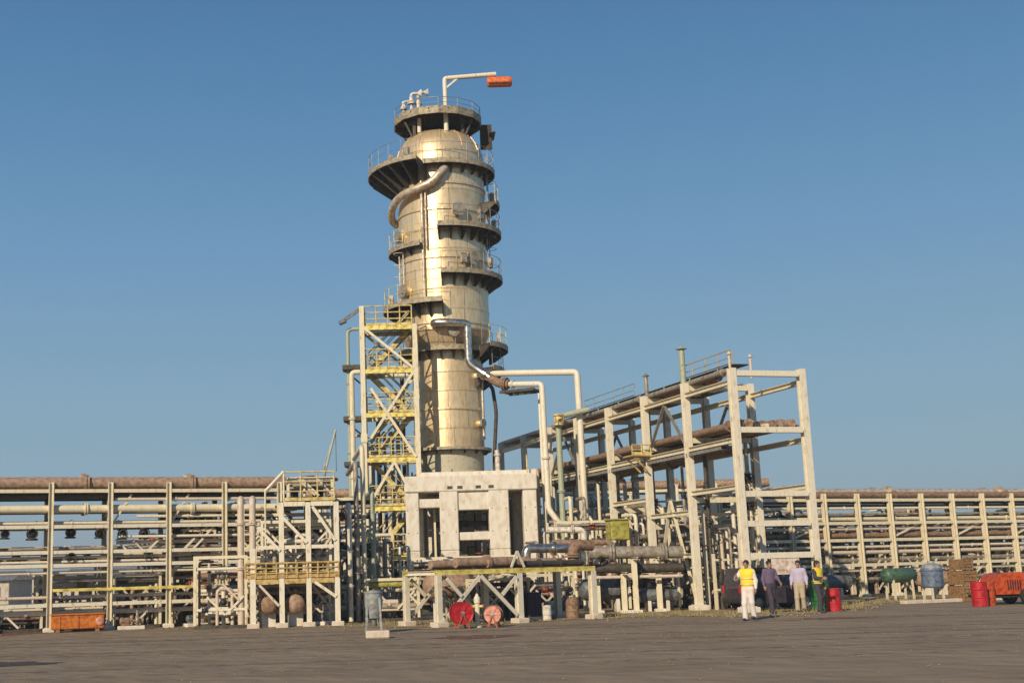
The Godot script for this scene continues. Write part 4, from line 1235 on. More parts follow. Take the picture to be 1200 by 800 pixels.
func main_rack() -> void:
	var o := thing("pipe_rack", "tall cream steel pipe rack on the right running back behind the column", "pipe rack", Vector3(11.71, 0, -45), RT)
	var W := 2.76
	var B := 3.65
	var NF := 8
	for k in NF:
		var z := -B * k
		for x in [0.0, W]:
			beam(o, "column", Vector3(x, 0.1, z), Vector3(x, 8.5, z), 0.25, M.pale)
			part(o, "footing", bevel_box(Vector3(0.6, 0.22, 0.6), 0.03), M.concrete, at(Vector3(x, -0.04, z)))
			part(o, "base_plate", bevel_box(Vector3(0.42, 0.03, 0.42), 0.005), M.cream, at(Vector3(x, 0.18, z)))
		for y in [8.32, 6.3] + ([4.05, 3.02, 1.91] if k == 0 else ([4.05] if k % 2 else [3.2])):
			beam(o, "cross_beam", Vector3(0.15, y, z), Vector3(W - 0.15, y, z), 0.2, M.pale if k == 0 else M.cream)
		if k < NF - 1:
			for x in [0.0, W]:
				for y in [8.02, 5.95] + [[4.3], [3.6, 2.0], [4.3], [], [4.3], [3.4], []][k]:
					beam(o, "long_beam", Vector3(x, y, z - 0.15), Vector3(x, y, z - B + 0.15), 0.18, M.cream)
			if k in [1, 4]:
				for x in [0.0, W]:
					bar(o, "brace", Vector3(x, 6.15, z - 0.2), Vector3(x, 7.9, z - B / 2), 0.12, M.galv, 0.05)
					bar(o, "brace", Vector3(x, 6.15, z - B + 0.2), Vector3(x, 7.9, z - B / 2), 0.12, M.galv, 0.05)
					bar(o, "brace", Vector3(x, 0.4, z - 0.2), Vector3(x, 4.15, z - B / 2), 0.12, M.cream, 0.05)
					bar(o, "brace", Vector3(x, 0.4, z - B + 0.2), Vector3(x, 4.15, z - B / 2), 0.12, M.cream, 0.05)
	# pipes on the two tiers
	var mats := {"cream": "cream", "rusty brown": "rust_pipe", "brown lagged": "brown_lagging", "dull grey": "grey_pipe", "bright silver": "silver", "blackened": "dark_steel"}
	var top := [["dull grey", 0.2, 0.12], ["rusty brown", 0.5, 0.16], ["brown lagged", 0.9, 0.21], ["cream", 1.25, 0.12], ["rusty brown", 1.56, 0.17], ["blackened", 1.93, 0.18], ["brown lagged", 2.35, 0.19]]
	var ordn := ["first", "second", "third", "fourth", "fifth", "sixth", "seventh", "eighth", "ninth"]
	for i in top.size():
		var t: Array = top[i]
		var z0: float = [-0.5, -1.4, -2.6, -3.4, -4.2, -5.4, -7.2][i]
		pipe("%s pipe on the tall rack's top tier, %s from the left" % [t[0], ordn[i]], [rk(t[1], 8.42 + t[2] * 0.78, z0), rk(t[1], 8.42 + t[2] * 0.78, -26.0)], t[2] * 0.78, M[mats[t[0]]], 0, [0.02, 0.3, 0.62])
	var mid := [["rusty brown", 0.28, 0.17], ["brown lagged", 0.68, 0.21], ["blackened", 1.06, 0.16], ["cream", 1.34, 0.1], ["rusty brown", 1.65, 0.18], ["dull grey", 1.98, 0.13], ["brown lagged", 2.33, 0.2], ["rusty brown", 2.62, 0.08]]
	for i in mid.size():
		var t: Array = mid[i]
		pipe("%s pipe on the tall rack's middle tier, %s from the left" % [t[0], ordn[i]], [rk(t[1], 6.4 + t[2] * 0.8, -0.15 - 0.1 * (i % 3)), rk(t[1], 6.4 + t[2] * 0.8, -26.0)], t[2] * 0.8, M[mats[t[0]]], 0, [0.03, 0.4, 0.7])
	var low := [["blackened", 0.42, 0.2], ["dull grey", 0.95, 0.15], ["rusty brown", 1.4, 0.24], ["brown lagged", 2.05, 0.2]]
	for i in low.size():
		var t: Array = low[i]
		pipe("%s pipe slung under the tall rack's middle tier, %s from the left" % [t[0], ordn[i]], [rk(t[1], 6.16 - t[2], -3.0 - 0.2 * i), rk(t[1], 6.16 - t[2], -26.0)], t[2], M[mats[t[0]]], 0, [0.2, 0.5])
	# cable trays: side rails and rungs
	for q in [[2.45, 8.44, -3.9, "top"], [0.1, 5.7, -1.0, "lower"]]:
		var ct := thing("cable_tray", "dark steel cable tray on the %s level of the tall right rack" % q[3], "cable tray", rk(q[0], q[1], q[2]), RT)
		for s in [-0.18, 0.18]:
			bar(ct, "side_rail", Vector3(s, 0.06, 0), Vector3(s, 0.06, -21), 0.02, M.galv, 0.12)
		for k in 60:
			bar(ct, "rung", Vector3(-0.17, 0.03, -0.2 - k * 0.35), Vector3(0.17, 0.03, -0.2 - k * 0.35), 0.04, M.galv, 0.03)
		part(ct, "cables", bevel_box(Vector3(0.28, 0.07, 20.6), 0.03), M.black, at(Vector3(0, 0.045, -10.5)))
	# branch lines that drop from the tiers with their black valves
	var drops := [["dark", 0.55, -3.5, 6.2, 1.2, 0.07, "dark_steel"], ["cream", 2.45, -3.75, 6.3, 2.2, 0.08, "cream"], ["brown", 0.3, -7.6, 8.3, 1.4, 0.09, "brown_lagging"], ["grey", 1.3, -6.9, 6.3, 1.0, 0.06, "grey_pipe"], ["dark", 1.9, -3.3, 6.3, 1.0, 0.1, "dark_steel"], ["cream", 1.6, -10.6, 8.3, 1.2, 0.08, "cream"], ["grey", 0.4, -11.3, 6.2, 0.8, 0.09, "grey_pipe"], ["brown", 2.1, -11.4, 6.2, 1.0, 0.08, "brown_lagging"]]
	for i in drops.size():
		var q: Array = drops[i]
		var dp := pipe("%s branch pipe with black valves inside the tall rack, %s from the front" % [q[0], ordn[i]], [rk(q[1], q[3], q[2]), rk(q[1], q[4], q[2]), rk(q[1] + 0.3, q[4], q[2]), rk(q[1] + 0.3, 0.05, q[2])], q[5], M[q[6]], q[5] * 2.5, [0.3, 0.7])
		for y in [0.35, 0.6]:
			valve(dp, "valve", Vector3(0, lerpf(0, q[4] - q[3], y), 0), Vector3.UP, q[5] * 1.5, M.black, M.dark_steel)
	# posts, rails and small lamps that stand on the top tier
	var w := thing("rack_walkway", "yellow-railed grating walkway on top of the tall right rack", "walkway", rk(0.35, 8.72, -0.6), RT)
	for k in 8:
		part(w, "grating_panel", bevel_box(Vector3(0.62, 0.04, 2.2), 0.005), M.grating, at(Vector3(0.45, 0.02, -1.2 - k * 2.25)))
		for x in [0.1, 0.8]:
			rod(w, "walkway_leg", Vector3(x, -0.4, -1.2 - k * 2.25), Vector3(x, 0.03, -1.2 - k * 2.25), 0.03, M.galv)
	handrail(w, [Vector3(0.1, 0.04, -0.1), Vector3(0.1, 0.04, -4.2)], M.ochre, 0.55, 1.0, 0.018, 2)
	handrail(w, [Vector3(0.1, 0.04, -8.5), Vector3(0.1, 0.04, -14.0)], M.galv, 0.55, 1.1, 0.016, 2)
	var vp := [[0.15, -4.0, 1.25, 0.11, "grey_green", "greenish"], [0.3, -7.6, 0.75, 0.08, "grey_pipe", "grey"], [0.4, -0.8, 0.5, 0.05, "pinkish", "pinkish"], [1.7, -1.6, 0.55, 0.05, "pinkish", "pale pink"]]
	for i in vp.size():
		var q: Array = vp[i]
		var v := thing("vent_stack", "%s vent pipe on top of the tall rack, %s from the front" % [q[5], ["third", "fourth", "first", "second"][i]], "vent pipe", rk(q[0], 8.4, q[1]), RT)
		rod(v, "stack", Vector3.ZERO, Vector3(0, q[2] + 0.2, 0), q[3], M[q[4]])
		part(v, "cap", lathe([Vector2(q[3] * 0.8, 0), Vector2(q[3] * 2.0, 0.02), Vector2(0, 0.16)], 14), M[q[4]], at(Vector3(0, q[2] + 0.22, 0)))
	# a small yellow valve platform fixed to the third column on the left
	var yp := thing("valve_platform", "small yellow platform round a column of the tall right rack", "platform", rk(-0.12, 6.02, -7.3), RT)
	part(yp, "deck", bevel_box(Vector3(0.9, 0.06, 0.9), 0.01), M.ochre, at(Vector3(-0.3, 0, 0)))
	handrail(yp, [Vector3(-0.72, 0.06, 0.42), Vector3(0.1, 0.06, 0.42)], M.yellow, 0.4, 0.4, 0.025, 2)
	for s in [-0.35, 0.35]:
		bar(yp, "strut", Vector3(-0.65, 0, s), Vector3(-0.05, -0.6, s), 0.06, M.ochre)
	# pale banner tied under the lowest front beam
	var bn := thing("banner", "blank pale pink banner hanging from the low front beam of the tall rack", "banner", rk(1.42, 1.25, 0.2), RT)
	var st := begin(true)
	for i in 12:
		for j in 4:
			var f := func(a: int, b: int) -> Vector3: return Vector3((a / 12.0 - 0.5) * 1.1, b / 4.0 * 0.54, sin(a * 0.9) * 0.012 * (1.0 - b / 5.0))
			quad(st, f.call(i, j), f.call(i + 1, j), f.call(i + 1, j + 1), f.call(i, j + 1))
	part(bn, "cloth", finish(st), M.banner)
	for x in [-0.52, 0.52]:
		rod(bn, "tie", Vector3(x, 0.53, 0), Vector3(x, 0.68, -0.1), 0.008, M.white)


const ORD := ["first", "second", "third", "fourth", "fifth", "sixth", "seventh", "eighth", "ninth", "tenth", "eleventh", "twelfth", "thirteenth"]

func local(pos: Vector3, turn: float, p: Vector3) -> Vector3:
	return pos + Basis(Vector3.UP, turn) * p

func left_rack() -> void:
	var P := Vector3(-12.38, 0, -44.9)
	var A := 0.349
	var sx := [-4.08, -2.04, 0.0, 2.04, 4.1, 6.13, 8.2]
	var o := rack("long low cream pipe rack on the left with five beam levels", P, A, sx, 1.8, 5.12, [4.82, 3.58, 2.7, 2.24, 0.9], 0.17, M.cream, M.pale)
	for x in sx:
		beam(o, "cross_beam", Vector3(x, 4.0, -0.09), Vector3(x, 4.0, -1.71), 0.13, M.cream)
	bar(o, "guard_rail", Vector3(0.1, 1.4, 0.12), Vector3(6.0, 1.4, 0.12), 0.1, M.lemon, 0.05)
	for x in [2.04, 4.1]:
		bar(o, "brace", Vector3(x + 0.1, 3.66, -0.14), Vector3(x + 0.75, 4.7, -0.14), 0.07, M.cream, 0.04)
	var q := [["wide brown lagged", "top level", -0.2, 5.1, 0.2, "brown_lagging"], ["pale", "top level", -0.55, 5.02, 0.12, "pale"], ["rusty brown", "top level", -0.86, 5.06, 0.16, "rust_pipe"], ["wide pale grey", "top level", -1.28, 5.16, 0.25, "lagging"], ["rusty brown", "top level rear edge", -1.66, 5.02, 0.11, "rust_pipe"],
		["fat cream", "second level", -0.22, 4.2, 0.14, "cream"], ["rusty", "second level", -0.7, 4.2, 0.13, "rust_pipe"], ["dull grey", "second level", -1.3, 4.19, 0.12, "grey_pipe"],
		["thin cream", "third level", -0.3, 3.71, 0.055, "cream"], ["thin grey", "third level", -0.95, 3.73, 0.08, "grey_pipe"], ["rusty", "third level", -1.4, 3.73, 0.08, "rust_pipe"],
		["thin grey", "fourth level", -0.5, 2.83, 0.06, "grey_pipe"], ["cream", "fourth level", -1.2, 2.85, 0.08, "cream"], ["thin pale", "fifth level", -0.25, 2.37, 0.05, "pale"], ["brown", "fifth level", -0.8, 2.41, 0.09, "brown_lagging"]]
	for i in q.size():
		var t: Array = q[i]
		var x1: float = 8.9 if i < 8 else [7.9, 8.0, 5.5, 8.1, 7.6, 8.0, 8.0][i - 8]
		pipe("%s pipe along the %s of the left rack" % [t[0], t[1]], [local(P, A, Vector3(-5.6, t[3], t[2])), local(P, A, Vector3(x1, t[3], t[2]))], t[4], M[t[5]], 0, [0.2, 0.47, 0.73])
	# thinner pale lines at odd heights, each carried on small brackets from the columns
	var thin := [[3.2, -0.16, 0.05, "pale", 2.3, 8.1], [3.02, -0.42, 0.07, "pinkish", 2.3, 8.1], [2.52, -0.2, 0.045, "pinkish", -5.4, 8.1], [2.0, -0.2, 0.06, "pale", -5.4, 8.1], [1.72, -0.55, 0.07, "grey_pipe", 0.2, 8.1], [1.16, -0.2, 0.055, "pinkish", -5.4, 5.9], [0.62, -0.35, 0.08, "pale", -5.4, 7.9], [3.92, -0.3, 0.05, "pale", 3.0, 8.3], [4.52, -0.12, 0.06, "pinkish", 2.2, 8.4]]
	for i in thin.size():
		var t: Array = thin[i]
		var col: String = {"pale": "pale", "pinkish": "pinkish", "grey_pipe": "grey"}[t[3]]
		var tp := pipe("slim %s line along the front of the left rack, %s from the top" % [col, ORD[[2, 3, 4, 5, 6, 7, 8, 1, 0][i]]], [local(P, A, Vector3(t[4], t[0], t[1])), local(P, A, Vector3(t[5], t[0], t[1]))], t[2], M[t[3]], 0, [0.35, 0.66])
		for x in sx:
			if x > t[4] and x < t[5]:
				var c := Basis(Vector3.UP, A) * Vector3(x - t[4], -t[2] - 0.02, 0)
				bar(tp, "bracket", c, c + Basis(Vector3.UP, A) * Vector3(0, 0, -t[1] - 0.06), 0.05, M.cream, 0.04)
	var tr := thing("cable_tray", "black cable tray under the top level of the left rack", "cable tray", local(P, A, Vector3(0, 4.56, -0.9)), A)
	for s in [-0.62, 0.62]:
		bar(tr, "side_rail", Vector3(-5.4, 0.06, s), Vector3(8.6, 0.06, s), 0.14, M.dark_steel, 0.03)
	part(tr, "cables", bevel_box(Vector3(14, 0.1, 1.16), 0.03), M.black, at(Vector3(1.6, 0.03, 0)))
	for x in sx:
		bar(tr, "hanger", Vector3(x, 0.0, -0.75), Vector3(x, 0.0, 0.75), 0.05, M.dark_steel)
	# dark valves and drip legs that hang in the bays
	var hv := [[-0.6, 3.35, 0.15], [-0.15, 2.5, 0.12], [0.75, 3.4, 0.14], [0.72, 2.5, 0.15], [1.3, 2.48, 0.12], [1.75, 3.35, 0.12], [2.5, 3.3, 0.13], [3.3, 3.32, 0.14], [2.4, 2.48, 0.14], [3.4, 2.48, 0.13], [-1.1, 2.5, 0.13], [-2.8, 3.3, 0.14], [-1.5, 3.36, 0.12], [4.5, 3.35, 0.12], [5.2, 3.32, 0.15], [5.0, 2.5, 0.12]]
	for i in hv.size():
		var h: Array = hv[i]
		var bay := clampi(int((h[0] + 4.08) / 2.04), 0, 6)
		var lev := "upper" if h[1] > 3 else "lower"
		var kin := 0
		for j in hv.size():
			if j != i and clampi(int((hv[j][0] + 4.08) / 2.04), 0, 6) == bay and (hv[j][1] > 3) == (h[1] > 3): kin = 1 if hv[j][0] > h[0] else 2
		var v := thing("hanging_valve", "%sblack valve hanging in the left rack's %s bay from the left, %s row" % [["", "left ", "right "][kin], ORD[bay], lev], "valve", local(P, A, Vector3(h[0], h[1], -0.35 - 0.25 * (i % 3))), A)
		valve(v, "valve_body", Vector3.ZERO, Vector3.UP, h[2], M.black, M.dark_steel)
		rod(v, "drip_leg", Vector3(0, -h[2] * 1.2, 0), Vector3(0, 0.24 if h[1] > 3 else 0.22, 0), h[2] * 0.45, M.dark_steel)

func right_rack() -> void:
	var P := Vector3(21.0, 0, -60)
	var A := 0.405
	var sx := []
	for k in range(-4, 14): sx.append(k * 1.95)
	var o := rack("long low cream pipe rack stretching to the right edge behind the tall rack", P, A, sx, 2.2, 4.72, [4.42, 3.36, 2.58, 1.45], 0.19, M.cream, M.cream)
	for k in [2, 5, 7, 9]:
		var x: float = sx[k]
		bar(o, "brace", Vector3(x + 0.15, 2.7, -0.12), Vector3(x + 1.8, 3.3, -0.12), 0.08, M.cream, 0.04)
		bar(o, "brace", Vector3(x + 0.15, 0.2, -0.12), Vector3(x + 1.8, 1.35, -0.12), 0.08, M.cream, 0.04)
	var q := [["wide rusty brown", "top level front edge", -0.2, 4.66, 0.15, "rust_pipe"], ["pale lagged", "top level", -0.62, 4.76, 0.24, "lagging"], ["rusty brown", "top level", -1.1, 4.68, 0.16, "rust_pipe"], ["wide brown lagged", "top level", -1.6, 4.76, 0.24, "brown_lagging"], ["thin grey", "top level", -2.0, 4.6, 0.09, "grey_pipe"],
		["cream", "second level", -0.35, 3.56, 0.1, "cream"], ["rusty", "second level", -0.9, 3.6, 0.14, "rust_pipe"], ["dull grey", "second level", -1.5, 3.6, 0.14, "grey_pipe"],
		["rusty", "third level", -0.35, 2.8, 0.12, "rust_pipe"], ["cream", "third level", -0.9, 2.78, 0.1, "cream"], ["brown lagged", "third level", -1.5, 2.84, 0.16, "brown_lagging"], ["dull grey", "lowest level", -0.5, 1.66, 0.11, "grey_pipe"]]
	for i in q.size():
		var t: Array = q[i]
		pipe("%s pipe along the %s of the long right rack" % [t[0], t[1]], [local(P, A, Vector3(-8.1, t[3], t[2])), local(P, A, Vector3(26.0, t[3], t[2]))], t[4], M[t[5]], 0, [0.13, 0.31, 0.52, 0.77])
	var thin := [[4.05, -0.2, 0.06, "pale", -8.0, 25.5], [3.78, -0.2, 0.05, "grey_pipe", -4.0, 25.5], [3.1, -0.2, 0.08, "pinkish", -8.0, 25.5], [2.28, -0.22, 0.07, "pale", -8.0, 25.5], [2.02, -0.3, 0.09, "pinkish", -2.0, 25.5], [1.2, -0.2, 0.07, "pale", -8.0, 11.0], [0.8, -0.3, 0.08, "grey_pipe", -8.0, 25.5]]
	for i in thin.size():
		var t: Array = thin[i]
		var col: String = {"pale": "pale", "pinkish": "pinkish", "grey_pipe": "grey"}[t[3]]
		var tp := pipe("slim %s line along the front of the long right rack, %s from the top" % [col, ORD[i]], [local(P, A, Vector3(t[4], t[0], t[1])), local(P, A, Vector3(t[5], t[0], t[1]))], t[2], M[t[3]], 0, [0.22, 0.45, 0.8])
		for x in sx:
			if x > t[4] and x < t[5]:
				var c := Basis(Vector3.UP, A) * Vector3(x - t[4], -t[2] - 0.02, 0)
				bar(tp, "bracket", c, c + Basis(Vector3.UP, A) * Vector3(0, 0, -t[1] - 0.06), 0.05, M.cream, 0.04)
	var tr := thing("cable_tray", "black cable tray under the top level of the long right rack", "cable tray", local(P, A, Vector3(0, 4.1, -1.1)), A)
	part(tr, "cables", bevel_box(Vector3(34, 0.1, 1.5), 0.03), M.black, at(Vector3(9, 0.03, 0)))
	for s in [-0.8, 0.8]:
		bar(tr, "side_rail", Vector3(-8, 0.06, s), Vector3(26, 0.06, s), 0.14, M.dark_steel, 0.03)
	for x in sx:
		bar(tr, "hanger", Vector3(x, 0.0, -1.0), Vector3(x, 0.0, 1.0), 0.05, M.dark_steel)
	# skids that fill the bays and the strip behind
	var pal := [M.grey_pipe, M.cream, M.pale, M.brown_lagging, M.pinkish, M.dark_steel, M.lagging]
	for k in 13:
		skid("valve skid in the long right rack's %s bay from the left" % ORD[k], local(P, A, Vector3(sx[k] + 0.975, 0, -1.1)), A, Vector3(1.6, 2.3, 1.3), 300 + k, pal)
	for k in 8:
		skid("tall tangle of piping %s from the left behind the long right rack" % ORD[k], local(P, A, Vector3(sx[0] + 1.6 + k * 2.75, 0, -4.2)), A, Vector3(2.5, 3.6 + 0.3 * (k % 3), 1.8), 340 + k, pal)
	for k in 10:
		bank("bank of upright lines at the back of the long right rack, %s from the left" % ORD[k], local(P, A, Vector3(sx[0] + 1.0 + k * 2.2, 0, -2.75)), A, 6, 0.33, 4.0 + 0.15 * (k % 4), 600 + k, pal)
	for k in 3:
		drum_v("%s upright vessel behind the long right rack, %s from the left" % [["grey", "pale", "brown"][k], ORD[k]], local(P, A, Vector3([-3.0, 3.4, 9.5][k], 0, -6.2)), 0.6, 2.2, 0.8, [M.grey_pipe, M.lagging, M.brown_lagging][k])
	for k in 3:
		drum_h("%s exchanger on the ground before the long right rack, %s from the left" % [["dark grey", "greyish brown", "rust coloured"][k], ORD[k]], local(P, A, Vector3([-3.2, 3.0, 10.4][k], 0, 1.3)), A, 0.34, 1.9, 0.75, [M.slate, M.brown_lagging, M.rust_pipe][k])

func rear_rack() -> void:
	var P := Vector3(-5.0, 0, -74.0)
	var sx := []
	for k in 12: sx.append(k * 2.3)
	rack("low cream pipe rack far behind the column and the tall rack", P, 0.03, sx, 2.2, 6.3, [5.95, 4.4, 3.0, 1.6], 0.22, M.cream, M.cream)
	var q := [["brown lagged", "top level", -0.5, 6.3, 0.25, "brown_lagging"], ["pale", "top level", -1.2, 6.25, 0.2, "lagging"], ["rusty", "top level", -1.75, 6.22, 0.17, "rust_pipe"], ["grey", "second level", -0.4, 4.62, 0.14, "grey_pipe"], ["rusty", "second level", -1.2, 4.66, 0.18, "rust_pipe"], ["cream", "third level", -0.4, 3.22, 0.13, "cream"], ["dark", "third level", -1.2, 3.26, 0.17, "dark_steel"]]
	for t in q:
		pipe("%s pipe along the %s of the far rear rack" % [t[0], t[1]], [local(P, 0.03, Vector3(-1.0, t[3], t[2])), local(P, 0.03, Vector3(26.3, t[3], t[2]))], t[4], M[t[5]], 0, [0.2, 0.5, 0.8])
	var pal := [M.grey_pipe, M.cream, M.pinkish, M.rust_pipe, M.dark_steel, M.pale]
	for k in 6:
		skid("tall piping module in front of the far rear rack, %s from the left" % ORD[k], V([-2.6, 0.4, 9.9, 11.4, 13.4, 16.0][k], 0, [70, 70.5, 68.5, 71, 68, 70][k]), 0.05, Vector3([2.6, 2.6, 1.6, 2.4, 2.6, 2.6][k], [5.0, 4.4, 5.4, 5.6, 5.0, 4.6][k], 1.8), 500 + k, pal)
	for k in 3:
		drum_v("%s" % ["pale upright vessel behind the tall rack's middle bays", "grey upright vessel behind the tall rack's front bays", "brown upright vessel behind the right side of the tall rack"][k], V([8.9, 12.6, 16.6][k], 0, [66.2, 65.0, 66.5][k]), 0.7, [3.2, 2.8, 2.4][k], 0.9, [M.lagging, M.grey_pipe, M.brown_lagging][k])

func middle_frame() -> void:
	var P := Vector3(-5.15, 0, -43.3)
	var A := 0.1
	var o := thing("process_structure", "two-storey cream steel equipment frame with ochre railed deck left of the stair tower", "steel frame", P, A)
	var cx := [0.0, 0.95, 1.85, 2.8]
	var D := 2.4
	for x in cx:
		for z in [0.0, -D]:
			beam(o, "column", Vector3(x, 0.1, z), Vector3(x, 4.1 if x > 0.5 else 2.6, z), 0.17, M.pale)
			part(o, "footing", bevel_box(Vector3(0.42, 0.2, 0.42), 0.03), M.concrete_pale, at(Vector3(x, -0.05, z)))
	for z in [0.0, -D]:
		for i in 3:
			beam(o, "deck_beam", Vector3(cx[i] + 0.1, 1.5, z), Vector3(cx[i + 1] - 0.1, 1.5, z), 0.16, M.ochre if z == 0.0 else M.pale)
			if i > 0: beam(o, "roof_beam", Vector3(cx[i] + 0.1, 4.05, z), Vector3(cx[i + 1] - 0.1, 4.05, z), 0.15, M.pale)
		bar(o, "brace", Vector3(1.0, 3.6, z + 0.11), Vector3(1.8, 2.75, z + 0.11), 0.1, M.pale, 0.04)
		bar(o, "brace", Vector3(2.0, 3.95, z + 0.11), Vector3(2.75, 2.8, z + 0.11), 0.1, M.pale, 0.04)
		bar(o, "brace", Vector3(0.15, 3.3, z + 0.11), Vector3(0.9, 2.5, z + 0.11), 0.1, M.pale, 0.04)
		bar(o, "brace", Vector3(2.05, 1.45, z + 0.11), Vector3(2.75, 0.95, z + 0.11), 0.1, M.pale, 0.04)
		bar(o, "brace", Vector3(0.2, 1.4, z + 0.11), Vector3(0.85, 0.7, z + 0.11), 0.08, M.pinkish, 0.04)
	for x in cx:
		beam(o, "tie_beam", Vector3(x, 1.5, -0.1), Vector3(x, 1.5, -D + 0.1), 0.14, M.pale)
		if x > 0.5: beam(o, "tie_beam", Vector3(x, 4.05, -0.1), Vector3(x, 4.05, -D + 0.1), 0.14, M.pale)
	for i in 3:
		beam(o, "mid_beam", Vector3(cx[i] + 0.1, 2.62, 0), Vector3(cx[i + 1] - 0.1, 2.62, 0), 0.12, M.pale)
		beam(o, "mid_beam", Vector3(cx[i] + 0.1, 3.3, -1.2), Vector3(cx[i + 1] - 0.1, 3.3, -1.2), 0.12, M.pale)
		bar(o, "brace", Vector3(cx[i] + 0.1, 3.25, -1.12), Vector3(cx[i + 1] - 0.1, 2.1, -1.12), 0.09, M.pale, 0.04)
		bar(o, "brace", Vector3(cx[i] + 0.1, 1.4, -1.12), Vector3(cx[i + 1] - 0.1, 0.4, -1.12), 0.09, M.pinkish, 0.04)
	for x in cx:
		bar(o, "stud", Vector3(x + 0.47, 1.62, -1.2), Vector3(x + 0.47, 3.3, -1.2), 0.08, M.pale)
	for k in 5:
		part(o, "deck_panel", bevel_box(Vector3(0.57, 0.04, D - 0.1), 0.005), M.grating, at(Vector3(0.3 + k * 0.58, 1.584, -D / 2)))
	handrail(o, [Vector3(-0.25, 1.6, 0.1), Vector3(2.85, 1.6, 0.1)], M.ochre, 0.5, 0.35, 0.032)
	handrail(o, [Vector3(-0.25, 1.62, 0.02), Vector3(2.85, 1.62, 0.02)], M.yellow, 0.42, 0.5, 0.02, 2)
	for k in 4:
		part(o, "roof_panel", bevel_box(Vector3(0.46, 0.04, D - 0.2), 0.005), M.grating, at(Vector3(1.2 + k * 0.47, 4.13, -D / 2)))
	# stair handrail and the yellow rail on the roof level
	for z in [0.0, -0.7]:
		rod(o, "stair_rail", Vector3(0.42, 4.5, z), Vector3(1.05, 5.15, z), 0.05, M.pale)
		rod(o, "rail_post", Vector3(1.05, 4.1, z), Vector3(1.05, 5.15, z), 0.03, M.pale)
		rod(o, "rail_post", Vector3(0.42, 2.6, z), Vector3(0.42, 4.5, z), 0.03, M.pale)
	handrail(o, [Vector3(1.05, 4.15, 0), Vector3(2.75, 4.15, 0)], M.yellow, 0.98, 0.5, 0.026)
	for k in 4:
		rod(o, "tread", Vector3(0.5 + k * 0.14, 3.75 + k * 0.12, 0), Vector3(0.5 + k * 0.14, 3.75 + k * 0.12, -0.7), 0.03, M.grating)
	# what stands in and on the frame
	var L := func(x: float, y: float, z: float) -> Vector3: return local(P, A, Vector3(x, y, z))
	drum_h("rust-brown exchanger end-on in the left bay under the ochre deck", L.call(0.5, 0, -1.1), A + PI / 2, 0.3, 1.7, 0.72, M.rust_pipe)
	drum_h("rust-brown exchanger end-on in the middle bay under the ochre deck", L.call(1.4, 0, -1.1), A + PI / 2, 0.32, 1.7, 0.74, M.brown_lagging)
	pump("dark pump under the right bay of the ochre deck", L.call(2.32, 0, -0.8), A + 1.3, M.slate, 0.62)
	drum_v("stubby pale vertical drum on the ochre deck beneath the diagonal braces", L.call(1.4, 1.63, -1.0), 0.28, 0.65, 0.3, M.pale)
	drum_v("grey vertical drum on the ochre deck at its right end", L.call(2.35, 1.63, -1.2), 0.3, 0.9, 0.3, M.slate)
	skid("dense dark piping module at the back of the ochre deck", L.call(1.45, 1.63, -1.95), A, Vector3(2.3, 2.2, 0.6), 71, [M.grey_pipe, M.dark_steel, M.slate, M.pale])
	skid("pale piping cluster in the upper storey of the cream equipment frame", L.call(1.45, 1.63, -0.75), A, Vector3(2.3, 1.9, 0.8), 75, [M.pale, M.pale, M.grey_pipe, M.pinkish, M.white])
	skid("pinkish piping cluster on the ground under the ochre deck", L.call(1.4, 0, -1.75), A, Vector3(2.4, 1.4, 0.7), 76, [M.pinkish, M.pinkish, M.grey_pipe, M.pale])
	skid("tall pale pipe bank between the equipment frame and the stair tower", L.call(3.6, 0, -3.6), A, Vector3(1.3, 4.4, 1.2), 77, [M.pale, M.grey_pipe, M.pinkish, M.dark_steel])
	skid("crowded valve station on the roof of the cream equipment frame", L.call(1.95, 4.18, -1.1), A, Vector3(1.5, 0.8, 1.4), 72, [M.grey_pipe, M.pale, M.rust_pipe])
	skid("brown and grey piping skid on the ground between the left rack and the ochre deck", L.call(-1.1, 0, -1.2), A, Vector3(1.7, 2.4, 1.6), 73, [M.pinkish, M.grey_pipe, M.pale, M.rust_pipe])
	skid("tall piping skid behind the cream equipment frame", L.call(1.3, 0, -4.2), A, Vector3(3.4, 4.2, 2.2), 74, [M.grey_pipe, M.pale, M.slate, M.rust_pipe])
	for k in 2:
		pipe(["pinkish riser pipe at the right end of the left rack, left one of two", "pinkish riser pipe at the right end of the left rack, right one of two"][k], [L.call(-0.42 + k * 0.4, 0.05, -0.5), L.call(-0.42 + k * 0.4, 4.3, -0.5), L.call(-0.42 + k * 0.4, 4.3, -2.6)], 0.11, M.pinkish, 0.3, [0.45, 0.8])
	for k in 4:
		pipe("upright grey line in front of the column's left stair, %s from the left" % ORD[k], [L.call(3.35 + [0.0, 0.28, 0.55, 0.9][k], 0.05, -2.0 - k * 0.3), L.call(3.35 + [0.0, 0.28, 0.55, 0.9][k], [4.1, 5.6, 6.2, 4.6][k], -2.0 - k * 0.3), L.call(3.35 + [0.0, 0.28, 0.55, 0.9][k], [4.1, 5.6, 6.2, 4.6][k], -7.5)], 0.09, [M.pale, M.grey_pipe, M.cream, M.grey_green][k], 0.3, [0.3, 0.6])
	# slim leaning jib crane behind the roof level
	var jc := thing("jib_crane", "thin leaning jib crane pole above the cream equipment frame", "crane", L.call(2.45, 4.16, -0.6), A)
	rod(jc, "mast", Vector3.ZERO, Vector3(0, 1.2, 0), 0.05, M.galv)
	rod(jc, "boom", Vector3(0, 0.9, 0), Vector3(0.42, 2.45, -0.1), 0.04, M.grey_green)
	rod(jc, "boom_stay", Vector3(0, 1.2, 0), Vector3(0.42, 2.45, -0.1), 0.014, M.galv)
